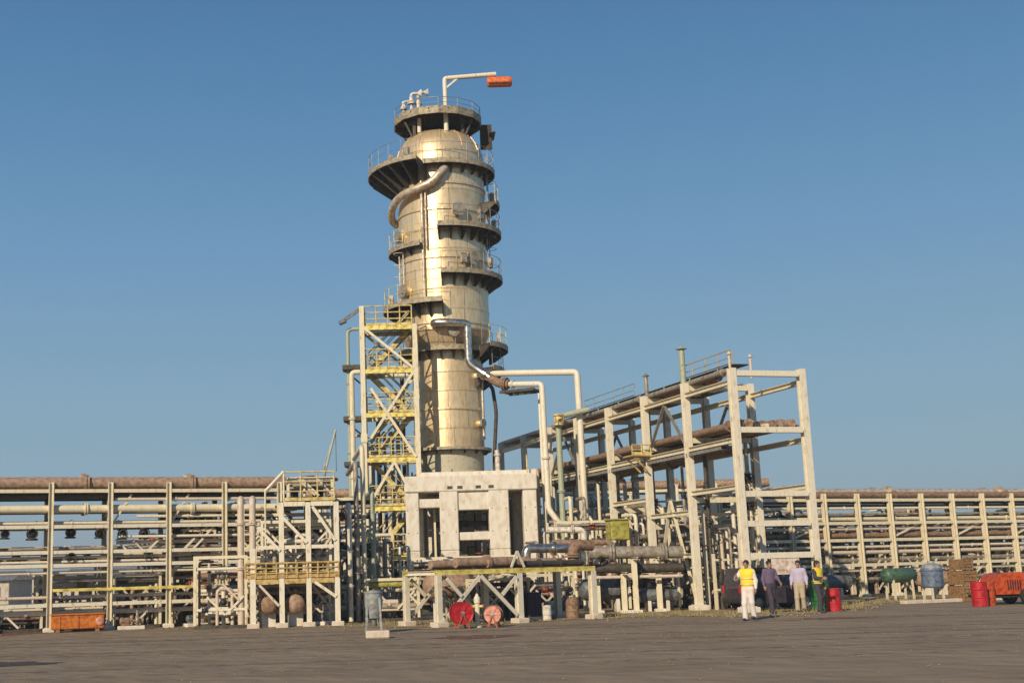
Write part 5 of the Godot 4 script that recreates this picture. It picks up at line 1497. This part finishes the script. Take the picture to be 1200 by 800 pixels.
	rod(jc, "rope", Vector3(0.42, 2.45, -0.1), Vector3(0.42, 1.0, -0.1), 0.01, M.dark_steel)
	part(jc, "base_plate", bevel_box(Vector3(0.3, 0.03, 0.3), 0.005), M.galv)

func front_deck() -> void:
	var P := Vector3(0.93, 0, -40.1)
	var A := 0.55
	var L := func(x: float, y: float, z: float) -> Vector3: return local(P, A, Vector3(x, y, z))
	var o := thing("low_deck", "low deck with yellow edge and white cross braces before the concrete table", "platform", P, A)
	var D := 1.9
	for x in [0.0, 3.06, 6.1]:
		for z in [0.0, -D]:
			beam(o, "column", Vector3(x, 0.1, z), Vector3(x, 1.56, z), 0.17 if x < 1 else 0.2, M.pale)
			part(o, "footing", bevel_box(Vector3(0.45, 0.2, 0.45), 0.03), M.concrete_pale, at(Vector3(x, -0.05, z)))
	for z in [0.0, -D]:
		for i in 2:
			beam(o, "edge_beam", Vector3(i * 3.06 - 0.08, 1.64, z), Vector3(i * 3.06 + 2.97 + 0.16 * i, 1.64, z), 0.15, M.lemon)
	for x in [0.0, 1.53, 3.06, 4.6, 6.1]:
		beam(o, "tie_beam", Vector3(x, 1.63, -0.1), Vector3(x, 1.63, -D + 0.1), 0.13, M.pale)
	for k in 12:
		part(o, "deck_panel", bevel_box(Vector3(0.485, 0.035, D - 0.1), 0.005), M.grating, at(Vector3(0.28 + k * 0.505, 1.72, -D / 2)))
	for z in [0.1, -D - 0.1]:
		bar(o, "brace", Vector3(1.5, 1.5, z), Vector3(0.25, 0.3, z), 0.12, M.pale, 0.04)
		bar(o, "brace", Vector3(1.54, 1.5, z), Vector3(2.9, 0.25, z), 0.12, M.pale, 0.04)
		bar(o, "brace", Vector3(0.22, 1.45, z + 0.05), Vector3(0.76, 0.9, z + 0.05), 0.11, M.pale, 0.04)
		bar(o, "brace", Vector3(2.88, 1.45, z + 0.05), Vector3(2.3, 0.9, z + 0.05), 0.11, M.pale, 0.04)
	bar(o, "gusset", Vector3(2.8, 1.74, 0.0), Vector3(3.06, 2.25, 0.0), 0.07, M.pale, 0.04)
	bar(o, "gusset", Vector3(3.32, 1.74, 0.0), Vector3(3.06, 2.25, 0.0), 0.07, M.pale, 0.04)
	# lagged lines that lie on the deck
	pipe("brown lagged pipe lying on the left half of the low yellow-edged deck", [L.call(1.0, 1.93, -0.5), L.call(3.4, 1.93, -0.5), L.call(3.4, 1.93, -1.5)], 0.16, M.brown_lagging, 0.4, [0.5])
	pipe("rusty pipe at the back of the low yellow-edged deck", [L.call(0.5, 1.89, -1.2), L.call(5.9, 1.89, -1.2)], 0.14, M.brown_lagging, 0, [0.3, 0.7])
	pipe("dark pipe at the front of the right half of the low yellow-edged deck", [L.call(3.6, 1.84, -0.35), L.call(6.0, 1.84, -0.35)], 0.1, M.dark_steel, 0, [0.25, 0.6])
	pipe("bright silver pipe above the right half of the low yellow-edged deck", [V(4.3, 1.9, 46.9), V(4.3, 2.42, 46.9), V(6.35, 2.36, 47.3), V(6.35, 1.9, 47.3)], 0.17, M.silver, 0.45, [1.5])
	pipe("rust-red elbow pipe rising at the right end of the low deck", [V(5.95, 1.75, 46.6), V(5.95, 2.5, 46.6), V(6.7, 2.45, 47.0)], 0.19, M.rust_pipe, 0.6, [0.5])
	drum_h("sandy lagged exchanger lying behind the left end of the low deck", V(1.5, 0, 44.2), 0.5, 0.42, 1.7, 1.2, M.brown_lagging)
	skid("dark piping skid under the left bay of the low yellow-edged deck", V(2.9, 0, 44.6), 0.3, Vector3(2.2, 1.4, 1.0), 81, [M.dark_steel, M.grey_pipe, M.slate])
	skid("piping skid with blue-grey equipment under the right bay of the low deck", V(4.6, 0, 46.9), 0.3, Vector3(2.4, 1.5, 1.2), 82, [M.slate, M.grey_pipe, M.navy])
	cabinet("dark navy cabinet under the right bay of the low yellow-edged deck", V(4.2, 0, 44.2), 0.3, Vector3(0.5, 0.8, 0.4), M.navy)
	drum("small rusty red drum beside the right leg of the low deck", V(5.5, 0, 43.9), M.rust_pipe, 0.8, 0.3)
	drum("small white drum on the ground under the middle of the low deck", V(4.55, 0, 43.1), M.white, 0.55, 0.0)
	pump("grey-green pump behind the white drum under the low deck", V(5.3, 0, 46.3), 0.5, M.grey_green, 0.8)

func column_pipes() -> void:
	var ax := Vector3(2.2, 0, -62)
	var on := func(deg: float, r: float, y: float) -> Vector3:
		return ax + Vector3(sin(deg_to_rad(deg)) * r, y, cos(deg_to_rad(deg)) * r)
	var a := []
	for q in [[4, 2.35, 21.0], [-3, 2.52, 20.6], [-12, 2.55, 20.2], [-24, 2.55, 20.02], [-38, 2.55, 19.92], [-52, 2.55, 19.82], [-66, 2.55, 19.65], [-80, 2.55, 19.4], [-95, 2.52, 19.1], [-104, 2.3, 18.9]]:
		a.append(on.call(q[0], q[1], q[2]))
	pipe("thick metal-lagged pipe curling round the column below its widest platform", a, 0.19, M.lagging, 0.6)
	var b := []
	for q in [[-16, 2.2, 13.28], [-14, 2.6, 13.28], [-4, 2.64, 13.26], [6, 2.64, 13.24], [14, 2.64, 13.22]]:
		b.append(on.call(q[0], q[1], q[2]))
	b.append_array([on.call(21, 2.64, 13.2), on.call(21, 2.64, 11.3), Vector3(3.6, 10.95, -59.5), Vector3(4.1, 10.55, -59.3)])
	pipe("silver pipe that hooks down across the front of the column at mid height", b, 0.19, M.silver, 0.4, [7.6])
	pipe("rusty elbow where the silver pipe leaves the right side of the column", [Vector3(4.12, 10.54, -59.3), Vector3(4.5, 10.24, -59.1), Vector3(4.95, 10.14, -58.85)], 0.21, M.rust_pipe, 0.2, [1.6])
	pipe("pale overhead pipe from the rusty elbow, lower of two, dropping beside the tall rack", [Vector3(4.97, 10.14, -58.85), Vector3(6.38, 10.0, -58.0), Vector3(6.38, 4.3, -57.6), Vector3(6.85, 3.55, -57.4), Vector3(8.0, 3.5, -57.2)], 0.13, M.pale, 0.2, [0.1, 1.6])
	pipe("pale overhead pipe from the column, upper of two, dropping beside the tall rack", [on.call(52, 1.65, 10.9), on.call(52, 2.6, 10.9), Vector3(5.2, 10.78, -59.6), Vector3(8.02, 10.5, -58), Vector3(8.02, 2.9, -57.6), Vector3(8.6, 2.9, -57.5)], 0.145, M.pale, 0.2, [4.3, 4.75])
	var ob := thing("overhead_bridge", "slim steel bridge carrying the two pale overhead pipes right of the column", "pipe bridge", Vector3(4.75, 9.74, -58.99), -0.54)
	for z in [-0.5, 0.5]:
		beam(ob, "girder", Vector3(0, 0, z), Vector3(1.75, 0, z), 0.13, M.dark_steel)
	for k in 5:
		bar(ob, "cross_bar", Vector3(0.1 + k * 0.38, 0.0, -0.43), Vector3(0.1 + k * 0.38, 0.0, 0.43), 0.08, M.dark_steel)
	bar(ob, "leg", Vector3(1.55, -9.74, -0.5), Vector3(1.55, -0.07, -0.5), 0.14, M.pale)
	pipe("greenish upright pipe with a yellow valve between the two overhead drops", [Vector3(6.98, 0.05, -57.5), Vector3(6.98, 8.4, -57.5), Vector3(8.4, 8.7, -57.5)], 0.13, M.grey_green, 0.3, [0.6])
	var yv := thing("yellow_valve", "yellow valve on top of the greenish upright pipe", "valve", Vector3(6.98, 8.25, -57.32))
	valve(yv, "valve_body", Vector3.ZERO, Vector3.UP, 0.17, M.yellow, M.ochre)
	pipe("thin dark pipe hugging the right side of the column's lower shell", [on.call(80, 1.7, 10.7), on.call(80, 2.2, 10.5), on.call(80, 2.35, 9.2), on.call(84, 2.15, 7.0), on.call(84, 2.15, 6.2)], 0.09, M.dark_steel, 0.3)
	pipe("short white pipe at the right foot of the column's skirt", [Vector3(4.35, 6.1, -59.9), Vector3(4.35, 7.2, -59.9)], 0.11, M.white, 0, [0.8])
	# tall lines on the outer left side of the stair tower, clamped to its brackets
	for k in 3:
		pipe("upright line on the stair tower's left flank, %s" % ["cream one at the front", "greyish one in the middle", "pinkish thin one at the back"][k], [Vector3(-2.35 - 0.16 * (k % 2), 0.05, -58.75 - 0.32 * k), Vector3(-2.35 - 0.16 * (k % 2), [10.9, 13.0, 8.0][k], -58.75 - 0.32 * k), Vector3(-1.95, [10.9, 13.0, 8.0][k], -58.75 - 0.32 * k)], [0.12, 0.085, 0.07][k], [M.cream, M.grey_green, M.pinkish][k], 0.3, [0.3, 0.55, 0.8])
	pipe("wide grey pipe running low to the right of the low deck", [V(6.75, 2.2, 48.2), V(8.4, 2.18, 48.2), V(10.25, 2.14, 48.4)], 0.23, M.grey_pipe, 0, [0.5, 1.6])
	pipe("blackened pipe below the wide grey pipe right of the low deck", [V(6.9, 1.62, 48.0), V(10.2, 1.58, 48.2)], 0.17, M.dark_steel, 0, [0.5])
	pipe("pinkish thin pipe under the blackened pipe right of the low deck", [V(6.6, 1.3, 47.7), V(10.1, 1.28, 47.9)], 0.06, M.pinkish, 0)
	for k in 4:
		var s := thing("pipe_support", "cream pipe support under the wide grey pipe, %s from the left" % ORD[k], "support post", V([7.0, 7.9, 8.3, 9.3][k], 0, [48.2, 47.75, 47.6, 48.3][k]))
		var h: float = [1.95, 1.4, 1.92, 1.9][k]
		beam(s, "post", Vector3(0, 0.08, 0), Vector3(0, h, 0), 0.18, M.cream)
		beam(s, "cross_head", Vector3(0, h + 0.03, -0.3), Vector3(0, h + 0.03, 0.75 if k in [1, 2] else 0.3), 0.1, M.cream)
		part(s, "footing", bevel_box(Vector3(0.4, 0.16, 0.4), 0.02), M.concrete, at(Vector3(0, -0.05, 0)))
	pipe("short white pipe level with the table legs to their right", [V(5.7, 3.22, 52.4), V(7.15, 3.18, 52.2), V(7.15, 1.0, 52.2), V(7.15, 0.05, 52.2)], 0.13, M.white, 0.25, [0.7])
	pipe("dark pipe under the short white pipe right of the table", [V(5.9, 2.7, 52.6), V(8.3, 2.65, 52.3), V(8.3, 0.05, 52.3)], 0.12, M.rust_pipe, 0.25, [0.5])

func clutter() -> void:
	var pal := [M.grey_pipe, M.cream, M.rust_pipe, M.brown_lagging, M.dark_steel]
	var A := 0.349
	var P := Vector3(-12.38, 0, -44.9)
	for k in 5:
		skid(["piping skid at ground level in the bay right of the orange box", "low valve skid in the next bay of the left rack towards the ochre deck", "low valve skid in the last bay of the left rack", "sparse piping skid behind the orange box", "sparse piping skid at the left edge of the left rack"][k], local(P, A, Vector3([3.07, 5.1, 7.15, 1.02, -1.02][k], 0, -0.95)), A, Vector3(1.6, [1.9, 2.1, 2.1, 0.8, 0.8][k], 1.1), 400 + k, pal)
	for k in 2:
		skid("upper-level piping module hung in the left rack, %s" % ["fifth bay from the left", "last bay before the equipment frame"][k], local(P, A, Vector3([5.1, 7.15][k], 2.84, -1.1)), A, Vector3(1.6, 0.62, 0.9), 410 + k, pal)
	for k in 5:
		skid("light piping module in the left rack between %s" % ["beams three and four, the fourth bay", "beams three and four, the fifth bay", "beams three and four, the sixth bay", "beams two and three, the fifth bay", "beams two and three, the sixth bay"][k], local(P, A, Vector3([3.07, 5.1, 7.15, 5.1, 7.15][k], [2.32, 2.32, 2.32, 3.66, 3.66][k], [-0.8, -0.7, -0.8, -1.2, -1.2][k])), A, Vector3(1.6, [0.36, 0.36, 0.36, 0.4, 0.4][k], 0.9), 450 + k, [M.pinkish, M.grey_pipe, M.pale, M.rust_pipe])
	for k in 2:
		skid("pinkish piping skid behind the left rack, %s from the left" % ORD[k], local(P, A, Vector3(0.8 + k * 2.2, 0, -3.4)), A, Vector3(2.0, [1.9, 2.6][k], 1.2), 460 + k, [M.pinkish, M.pale, M.grey_pipe, M.pinkish, M.white])
	drum_h("dark slate exchanger raised on the left rack, right of the orange box", local(P, A, Vector3(3.07, 1.02, -0.95)), A, 0.3, 1.5, 0.5, M.slate)
	skid("wide piping skid behind the right half of the left rack", local(P, A, Vector3(5.5, 0, -4.4)), A, Vector3(3.4, 3.4, 1.6), 420, pal)
	pump("brown pump on the ground behind the guard rail of the left rack", local(P, A, Vector3(2.7, 0, 0.75)), A, M.rust_pipe, 0.6)
	pump("dark pump between the left rack's last columns", local(P, A, Vector3(5.0, 0, 0.7)), A + 0.2, M.slate, 0.6)
	# round the foot of the stair tower and the table
	skid("piping skid with lime-green lines at the foot of the stair tower", V(-0.6, 0, 46.5), 0.1, Vector3(1.8, 1.5, 1.2), 430, [M.lime, M.grey_pipe, M.pinkish, M.yellow])
	skid("dark piping skid just left of the stair tower's foot", V(-2.2, 0, 50.5), 0.0, Vector3(1.7, 3.0, 1.4), 431, [M.dark_steel, M.grey_pipe, M.pale])
	skid("piping skid under the stair tower", V(-1.6, 0, 57.4), 0.0, Vector3(1.9, 3.4, 1.2), 432, [M.lime, M.grey_pipe, M.cream, M.slate])
	skid("grey piping skid between the legs of the concrete table", V(2.4, 0, 56.4), 0.0, Vector3(4.6, 2.3, 1.2), 433, [M.grey_pipe, M.slate, M.rust_pipe, M.dark_steel])
	skid("dark piping skid behind the front piers of the concrete table", V(2.6, 0, 59.4), 0.0, Vector3(2.6, 4.9, 1.0), 440, [M.dark_steel, M.slate, M.grey_pipe])
	skid("brown piping skid right of the concrete table", V(7.4, 0, 54.6), 0.1, Vector3(2.6, 3.6, 1.6), 434, [M.rust_pipe, M.grey_pipe, M.brown_lagging, M.cream])
	skid("grey piping skid inside the tall rack behind the wide grey pipe", rk(1.4, 0, -9.1), RT, Vector3(2.0, 3.7, 2.4), 435, pal)
	skid("dense piping skid inside the tall rack's second bay", rk(1.4, 0, -5.5), RT, Vector3(2.0, 3.6, 2.2), 436, [M.grey_pipe, M.cream, M.slate, M.rust_pipe])
	skid("dense piping skid far inside the tall rack", rk(1.4, 0, -12.8), RT, Vector3(2.0, 4.2, 2.4), 437, pal)
	skid("dark valve skid below the blackened pipe right of the low deck", V(9.2, 0, 49.6), 0.1, Vector3(1.9, 1.4, 1.1), 438, [M.dark_steel, M.rust_pipe, M.slate])
	drum_h("small dark exchanger on the ground under the wide grey pipe", V(9.3, 0, 48.7), 0.15, 0.26, 1.3, 0.6, M.slate)
	drum_h("slate exchanger on the ground between the pipe supports and the low deck", V(7.45, 0, 49.3), 0.1, 0.4, 1.6, 0.85, M.slate)
	var pp := [M.pale, M.cream, M.grey_pipe, M.pale, M.pinkish]
	bank("bank of pale upright lines between the overhead drops and the tall rack", V(7.3, 0, 55.8), 0.1, 6, 0.3, 5.2, 620, pp)
	bank("bank of pale upright lines just right of the concrete table", V(6.75, 0, 59.8), 0.1, 5, 0.28, 6.5, 621, pp, 0.12)
	bank("tall bank of pale lines inside the tall rack's third bay", rk(1.3, 0, -9.6), RT, 7, 0.3, 5.4, 622, pp)
	bank("bank of pale lines inside the tall rack's second bay", rk(1.5, 0, -4.2), RT, 6, 0.32, 4.6, 623, pp, 0.08)
	bank("bank of pale lines inside the tall rack's fourth bay", rk(1.3, 0, -13.3), RT, 7, 0.3, 5.6, 624, pp)
	bank("bank of pale lines behind the front pale banner frame of the tall rack", rk(1.4, 0, -3.0), RT, 5, 0.36, 3.3, 625, [M.grey_pipe, M.dark_steel, M.pinkish], 0.07)
	bank("bank of pale lines behind the low deck's right end", V(6.0, 0, 51.0), 0.1, 7, 0.3, 3.4, 626, pp, 0.09)
	bank("bank of pinkish lines in the left rack's fifth bay", local(P, A, Vector3(5.1, 0, -2.4)), A, 6, 0.3, 4.0, 627, [M.pinkish, M.pale, M.grey_pipe])
	bank("bank of pinkish lines in the left rack's sixth bay", local(P, A, Vector3(7.1, 0, -2.4)), A, 6, 0.3, 4.4, 628, [M.pinkish, M.pale, M.grey_pipe])
	bank("bank of pale lines left of the stair tower's foot", V(-2.9, 0, 53.0), 0.0, 6, 0.25, 5.6, 629, pp, 0.09)
	bank("tall bank of grey and dark lines rising behind the stair tower", V(-0.75, 0, 61.0), 0.0, 6, 0.3, 12.4, 640, [M.slate, M.dark_steel, M.grey_pipe, M.grey_pipe], 0.12)
	bank("bank of lime and grey lines in front of the stair tower's foot", V(-0.7, 0, 49.5), 0.0, 6, 0.3, 3.4, 630, [M.lime, M.grey_pipe, M.pale], 0.09)
	bank("bank of grey lines under the left half of the low deck", V(1.8, 0, 43.2), 0.5, 5, 0.3, 1.3, 631, [M.grey_pipe, M.pinkish, M.slate], 0.07)
	# lime green equipment box raised on a steel stand beside the tall rack
	var lb := thing("equipment_box", "lime-green equipment box raised on a stand beside the tall rack", "equipment box", V(8.75, 0, 53.6), 0.2)
	part(lb, "box", bevel_box(Vector3(0.8, 0.8, 0.7), 0.04), M.lime, at(Vector3(0, 2.75, 0)))
	part(lb, "lid", bevel_box(Vector3(0.9, 0.07, 0.8), 0.02), M.lime, at(Vector3(0, 3.555, 0)))
	for x in [-0.33, 0.33]:
		for z in [-0.28, 0.28]:
			beam(lb, "leg", Vector3(x, 0, z), Vector3(x, 2.75, z), 0.1, M.cream)
	# pale wall of precast panels far behind
	var w := thing("boundary_wall", "pale grey boundary wall of concrete panels far behind the racks", "wall", V(0, 0, 92))
	var pm := bevel_box(Vector3(3.9, 2.35, 0.16), 0.03)
	for k in 44:
		var x := -84.0 + k * 4.0
		part(w, "wall_panel", pm, M.wall_panel, at(Vector3(x, -0.02, 0)))
		part(w, "wall_post", bevel_box(Vector3(0.24, 2.5, 0.26), 0.02), M.wall_panel, at(Vector3(x + 2.0, -0.02, 0)))
	# storage tanks and sheds seen through the left rack
	for k in 3:
		var t := thing("storage_shed", ["long pale shed seen through the left rack's first bays", "pale shed seen through the middle of the left rack", "grey shed behind the long right rack"][k], "shed", V([-31, -17, 38][k], 0, [84, 80, 86][k]))
		var X: float = [12.0, 7.0, 16.0][k]
		part(t, "wall", bevel_box(Vector3(X, 1.9, 5), 0.03), M.wall_panel)
		part(t, "roof", prism(PackedVector2Array([Vector2(-2.8, 0), Vector2(2.8, 0), Vector2(0, 0.6)]), X + 0.5), M.galv, at(Vector3(0, 1.9, 0), Vector3(0, PI / 2, 0)))
		for j in int(X / 2.4):
			part(t, "window", bevel_box(Vector3(0.9, 0.6, 0.05), 0.01), M.glass, at(Vector3(-X / 2 + 1.4 + j * 2.4, 0.9, 2.52)))

func people_and_loose() -> void:
	make_head_hands()
	van("small dark van parked under the tall rack behind the people", V(13.2, 0, 47.45), RT)
	var hang := [Vector3(-0.06, -0.27, -0.02), Vector3(-0.075, -0.5, 0.06)]
	var hang_r := [Vector3(0.06, -0.27, -0.02), Vector3(0.075, -0.5, 0.06)]
	person("person in a bright yellow vest and whitish trousers standing nearest on the verge", V(10.05, 0, 38.6), -0.6, 1.74, 0.2, [Vector3(-0.1, -0.2, 0.14), Vector3(-0.02, -0.12, 0.36)], hang_r, M.cloth_white, M.cloth_white, M.vest, false)
	person("person in dark clothes walking just right of the yellow-vested one", V(12.0, 0, 43.2), 0.3, 1.72, 0.36, hang, [Vector3(0.05, -0.25, 0.1), Vector3(0.03, -0.4, 0.28)], M.cloth_purple, M.cloth_dark, null, false)
	person("person in a lilac shirt and pale trousers beside the rack's front leg", V(13.2, 0, 44.0), -0.4, 1.7, 0.16, hang, hang_r, M.cloth_lilac, M.cloth_tan, null, false)
	person("person in a yellow vest and dark trousers by the green drum", V(13.5, 0, 42.9), 0.7, 1.68, 0.12, [Vector3(-0.08, -0.24, 0.08), Vector3(-0.02, -0.26, 0.32)], hang_r, M.cloth_dark, M.cloth_dark, M.vest, true)
	drum("green steel drum at the foot of the tall rack's right front leg", V(14.1, 0, 44.75), M.green, 1.15)
	drum("bright red steel drum right of the green one", V(14.28, 0, 43.9), M.red, 0.86)
	reel("larger bright red hose reel in front of the low deck", V(1.55, 0, 38.6), 0.25, 0.33, M.red)
	reel("smaller salmon-red hose reel in front of the low deck", V(2.52, 0, 38.9), -0.3, 0.26, M.salmon)
	# pale hydrant post between the reels
	var hp := thing("hydrant", "cream hydrant post between the two red hose reels", "hydrant", V(2.05, 0, 39.0))
	part(hp, "barrel", lathe([Vector2(0, 0), Vector2(0.13, 0), Vector2(0.13, 0.05), Vector2(0.075, 0.06), Vector2(0.075, 0.7), Vector2(0.1, 0.72), Vector2(0.1, 0.86), Vector2(0.06, 0.92), Vector2(0.03, 0.99), Vector2(0, 1.0)], 18), M.cream)
	for s in [-1.0, 1.0]:
		rod(hp, "outlet", Vector3(0, 0.62, 0), Vector3(0.16 * s, 0.62, 0.02), 0.045, M.lemon)
		part(hp, "outlet_cap", U.flange, M.brick_red, Transform3D(Basis.from_euler(Vector3(0, 0, PI / 2)).scaled_local(Vector3(0.13, 0.04, 0.13)), Vector3(0.17 * s, 0.62, 0.02)))
	# slate hopper with a pale block before it
	var hop := thing("slate_hopper", "blue-grey tapering hopper on legs left of the low deck", "hopper", V(-1.0, 0, 37.2))
	part(hop, "hopper", lathe([Vector2(0.14, 0.42), Vector2(0.18, 0.42), Vector2(0.25, 0.75), Vector2(0.25, 1.1), Vector2(0.27, 1.12), Vector2(0.27, 1.17), Vector2(0.22, 1.17), Vector2(0.0, 1.22)], 20), M.pale_slate)
	rod(hop, "outlet", Vector3(0, 0.2, 0), Vector3(0, 0.45, 0), 0.09, M.slate)
	for k in 4:
		var a := PI / 4 + k * PI / 2
		bar(hop, "leg", Vector3(cos(a) * 0.3, 0, sin(a) * 0.3), Vector3(cos(a) * 0.25, 1.0, sin(a) * 0.25), 0.06, M.pale_slate)
	var blk := thing("concrete_block", "pale concrete block lying on the brown ground below the hopper", "concrete block", V(-0.83, 0, 34.3), 0.08)
	part(blk, "block", bevel_box(Vector3(0.62, 0.2, 0.4), 0.03), M.concrete_pale)
	for s in [-0.18, 0.18]:
		part(blk, "lifting_eye", ring_mesh(0.05, 0.012, 12, 6), M.rust_pipe, at(Vector3(s, 0.2, 0), Vector3(PI / 2, 0, 0)))
	# orange box by the left rack
	var ob := thing("orange_box", "long orange steel box on skids beside the left rack", "equipment box", V(-11.3, 0, 44.55), 0.3)
	part(ob, "body", bevel_box(Vector3(1.75, 0.46, 0.6), 0.03), M.orange, at(Vector3(0, 0.1, 0)))
	part(ob, "lid", bevel_box(Vector3(1.8, 0.05, 0.65), 0.015), M.orange, at(Vector3(0, 0.562, 0)))
	for x in [-0.6, 0.0, 0.6]:
		bar(ob, "rib", Vector3(x, 0.12, 0.31), Vector3(x, 0.54, 0.31), 0.05, M.orange, 0.03)
	for x in [-0.65, 0.65]:
		part(ob, "skid", bevel_box(Vector3(0.14, 0.1, 0.66), 0.01), M.wood, at(Vector3(x, 0, 0)))
	var lampd := part(ob, "end_port", lathe([Vector2(0, 0), Vector2(0.13, 0), Vector2(0.14, 0.03), Vector2(0.1, 0.05), Vector2(0, 0.06)], 20), M.salmon, at(Vector3(0.72, 0.34, 0.302), Vector3(PI / 2, 0, 0)))
	lampd.name = "end_port"
	# dark blue pallet of sacks at the left edge
	var bp := thing("pallet", "low pallet with a dark blue cover at the left edge of the picture", "pallet", V(-14.75, 0, 45.6), 0.15)
	for k in 5:
		bar(bp, "board", Vector3(-0.6 + k * 0.3, 0.12, -0.5), Vector3(-0.6 + k * 0.3, 0.12, 0.5), 0.2, M.wood, 0.03)
	for z in [-0.42, 0.0, 0.42]:
		bar(bp, "runner", Vector3(-0.7, 0.05, z), Vector3(0.7, 0.05, z), 0.1, M.wood, 0.09)
	part(bp, "cover", bevel_box(Vector3(1.3, 0.22, 0.95), 0.07), M.navy, at(Vector3(0, 0.137, 0)))
	# right side: blue tank, crates, green bench, red drums and the orange compressor
	var bt := thing("blue_tank", "blue plastic tank with a pale top on a low stand", "tank", V(21.0, 0, 52.2), 0.3)
	part(bt, "tank", lathe([Vector2(0, 0.5), Vector2(0.38, 0.5), Vector2(0.42, 0.55), Vector2(0.42, 1.15), Vector2(0.44, 1.18), Vector2(0.42, 1.21), Vector2(0.4, 1.28)], 24), M.blue)
	part(bt, "top", lathe([Vector2(0.4, 1.28), Vector2(0.34, 1.4), Vector2(0.15, 1.47), Vector2(0.13, 1.55), Vector2(0, 1.56)], 24), M.pale_slate)
	for k in 4:
		var a := PI / 4 + k * PI / 2
		bar(bt, "stand_leg", Vector3(cos(a) * 0.36, 0, sin(a) * 0.36), Vector3(cos(a) * 0.36, 0.5, sin(a) * 0.36), 0.07, M.cream)
	for k in 3:
		var cr := thing("timber_crate", ["bottom timber crate of the stack right of the blue tank", "middle timber crate of the stack right of the blue tank", "top, smallest timber crate right of the blue tank"][k], "crate", V(21.4, [0.0, 0.62, 1.18][k], 50.3), 0.25 + 0.06 * k)
		var s: float = [0.8, 0.74, 0.6][k]
		var h: float = [0.6, 0.54, 0.42][k]
		part(cr, "box", bevel_box(Vector3(s - 0.04, h - 0.03, s - 0.04), 0.01), M.wood, at(Vector3(0, 0.01, 0)))
		for j in 4:
			for f in [-1.0, 1.0]:
				bar(cr, "slat", Vector3(-s / 2, h * (j + 0.5) / 4, f * s / 2), Vector3(s / 2, h * (j + 0.5) / 4, f * s / 2), h / 4 * 0.85, M.wood, 0.025)
		for x in [-0.42, 0.42]:
			for f in [-1.0, 1.0]:
				bar(cr, "corner_post", Vector3(x * s, 0, f * s * 0.53), Vector3(x * s, h, f * s * 0.53), 0.07, M.wood, 0.03)
	var gb := thing("green_tank", "long teal-green tank on legs below the long right rack", "tank", V(20.5, 0, 54.4), 0.4)
	part(gb, "tank", lathe([Vector2(0, -0.06), Vector2(0.2, -0.03), Vector2(0.3, 0.06), Vector2(0.3, 1.5), Vector2(0.2, 1.59), Vector2(0, 1.62)], 24, true), M.teal, Transform3D(Basis.from_euler(Vector3(0, 0, -PI / 2)), Vector3(-0.78, 1.0, 0)))
	for x in [-0.5, 0.5]:
		for z in [-0.2, 0.2]:
			bar(gb, "leg", Vector3(x, 0, z * 1.2), Vector3(x, 0.85, z), 0.07, M.cream)
	drum("red steel drum left of the orange compressor, nearer the blue tank", V(19.5, 0, 44.6), M.red, 0.95)
	drum("red steel drum touching the orange compressor's drawbar end", V(20.08, 0, 45.3), M.red_orange, 0.9)
	var cm := thing("air_compressor", "orange-red trailer air compressor with dark wheels at the right edge", "compressor", V(21.3, 0, 45.8), 0.1)
	part(cm, "canopy", prism(PackedVector2Array([Vector2(-1.0, 0.36), Vector2(-1.05, 0.7), Vector2(-0.9, 1.0), Vector2(-0.6, 1.1), Vector2(0.9, 1.1), Vector2(1.1, 0.9), Vector2(1.1, 0.36)]), 1.0), M.red_orange)
	part(cm, "chassis", bevel_box(Vector3(2.3, 0.12, 0.8), 0.02), M.black, at(Vector3(0, 0.24, 0)))
	for k in 6:
		bar(cm, "louvre", Vector3(-0.55 + k * 0.09, 0.5, 0.505), Vector3(-0.55 + k * 0.09, 0.85, 0.505), 0.04, M.black, 0.02)
	part(cm, "door", bevel_box(Vector3(0.75, 0.48, 0.03), 0.01), M.red_orange, at(Vector3(0.45, 0.46, 0.505)))
	for s in [-1.0, 1.0]:
		wheel(cm, Vector3(0.1, 0.28, 0.58 * s), 0.28, 0.18, M.galv)
	rod(cm, "drawbar", Vector3(-1.1, 0.3, 0), Vector3(-1.75, 0.34, 0), 0.045, M.black)
	rod(cm, "prop_stand", Vector3(-1.6, 0, 0), Vector3(-1.6, 0.36, 0), 0.03, M.black)
	rod(cm, "exhaust", Vector3(-0.7, 1.05, 0.2), Vector3(-0.7, 1.3, 0.2), 0.05, M.dark_steel)
	# hoist block hanging from the davit's end
	var hb := thing("hoist_block", "bright orange hoist hanging from the davit arm on top of the column", "hoist", Vector3(5.25, 25.3, -60.45))
	part(hb, "housing", lathe([Vector2(0, -0.62), Vector2(0.2, -0.62), Vector2(0.26, -0.54), Vector2(0.26, 0.5), Vector2(0.2, 0.6), Vector2(0, 0.62)], 18), M.hoist, Transform3D(Basis.from_euler(Vector3(0, 0, PI / 2)), Vector3(0, 0.28, 0)))
	part(hb, "stripe", bevel_box(Vector3(1.1, 0.09, 0.56), 0.02), M.brick_red, at(Vector3(0, 0.14, 0)))
	rod(hb, "hanger", Vector3(-0.2, 0.5, 0), Vector3(-0.2, 0.8, 0), 0.04, M.dark_steel)
	# low pale kerb by the blue tank
	var kb := thing("kerb", "low pale concrete kerb in front of the blue tank and crates", "kerb", V(20.8, 0, 49.9), 0.35)
	for k in 6:
		part(kb, "kerb_stone", bevel_box(Vector3(0.78, 0.14, 0.35), 0.02), M.concrete_pale, at(Vector3(-2.0 + k * 0.8, -0.01, 0)))
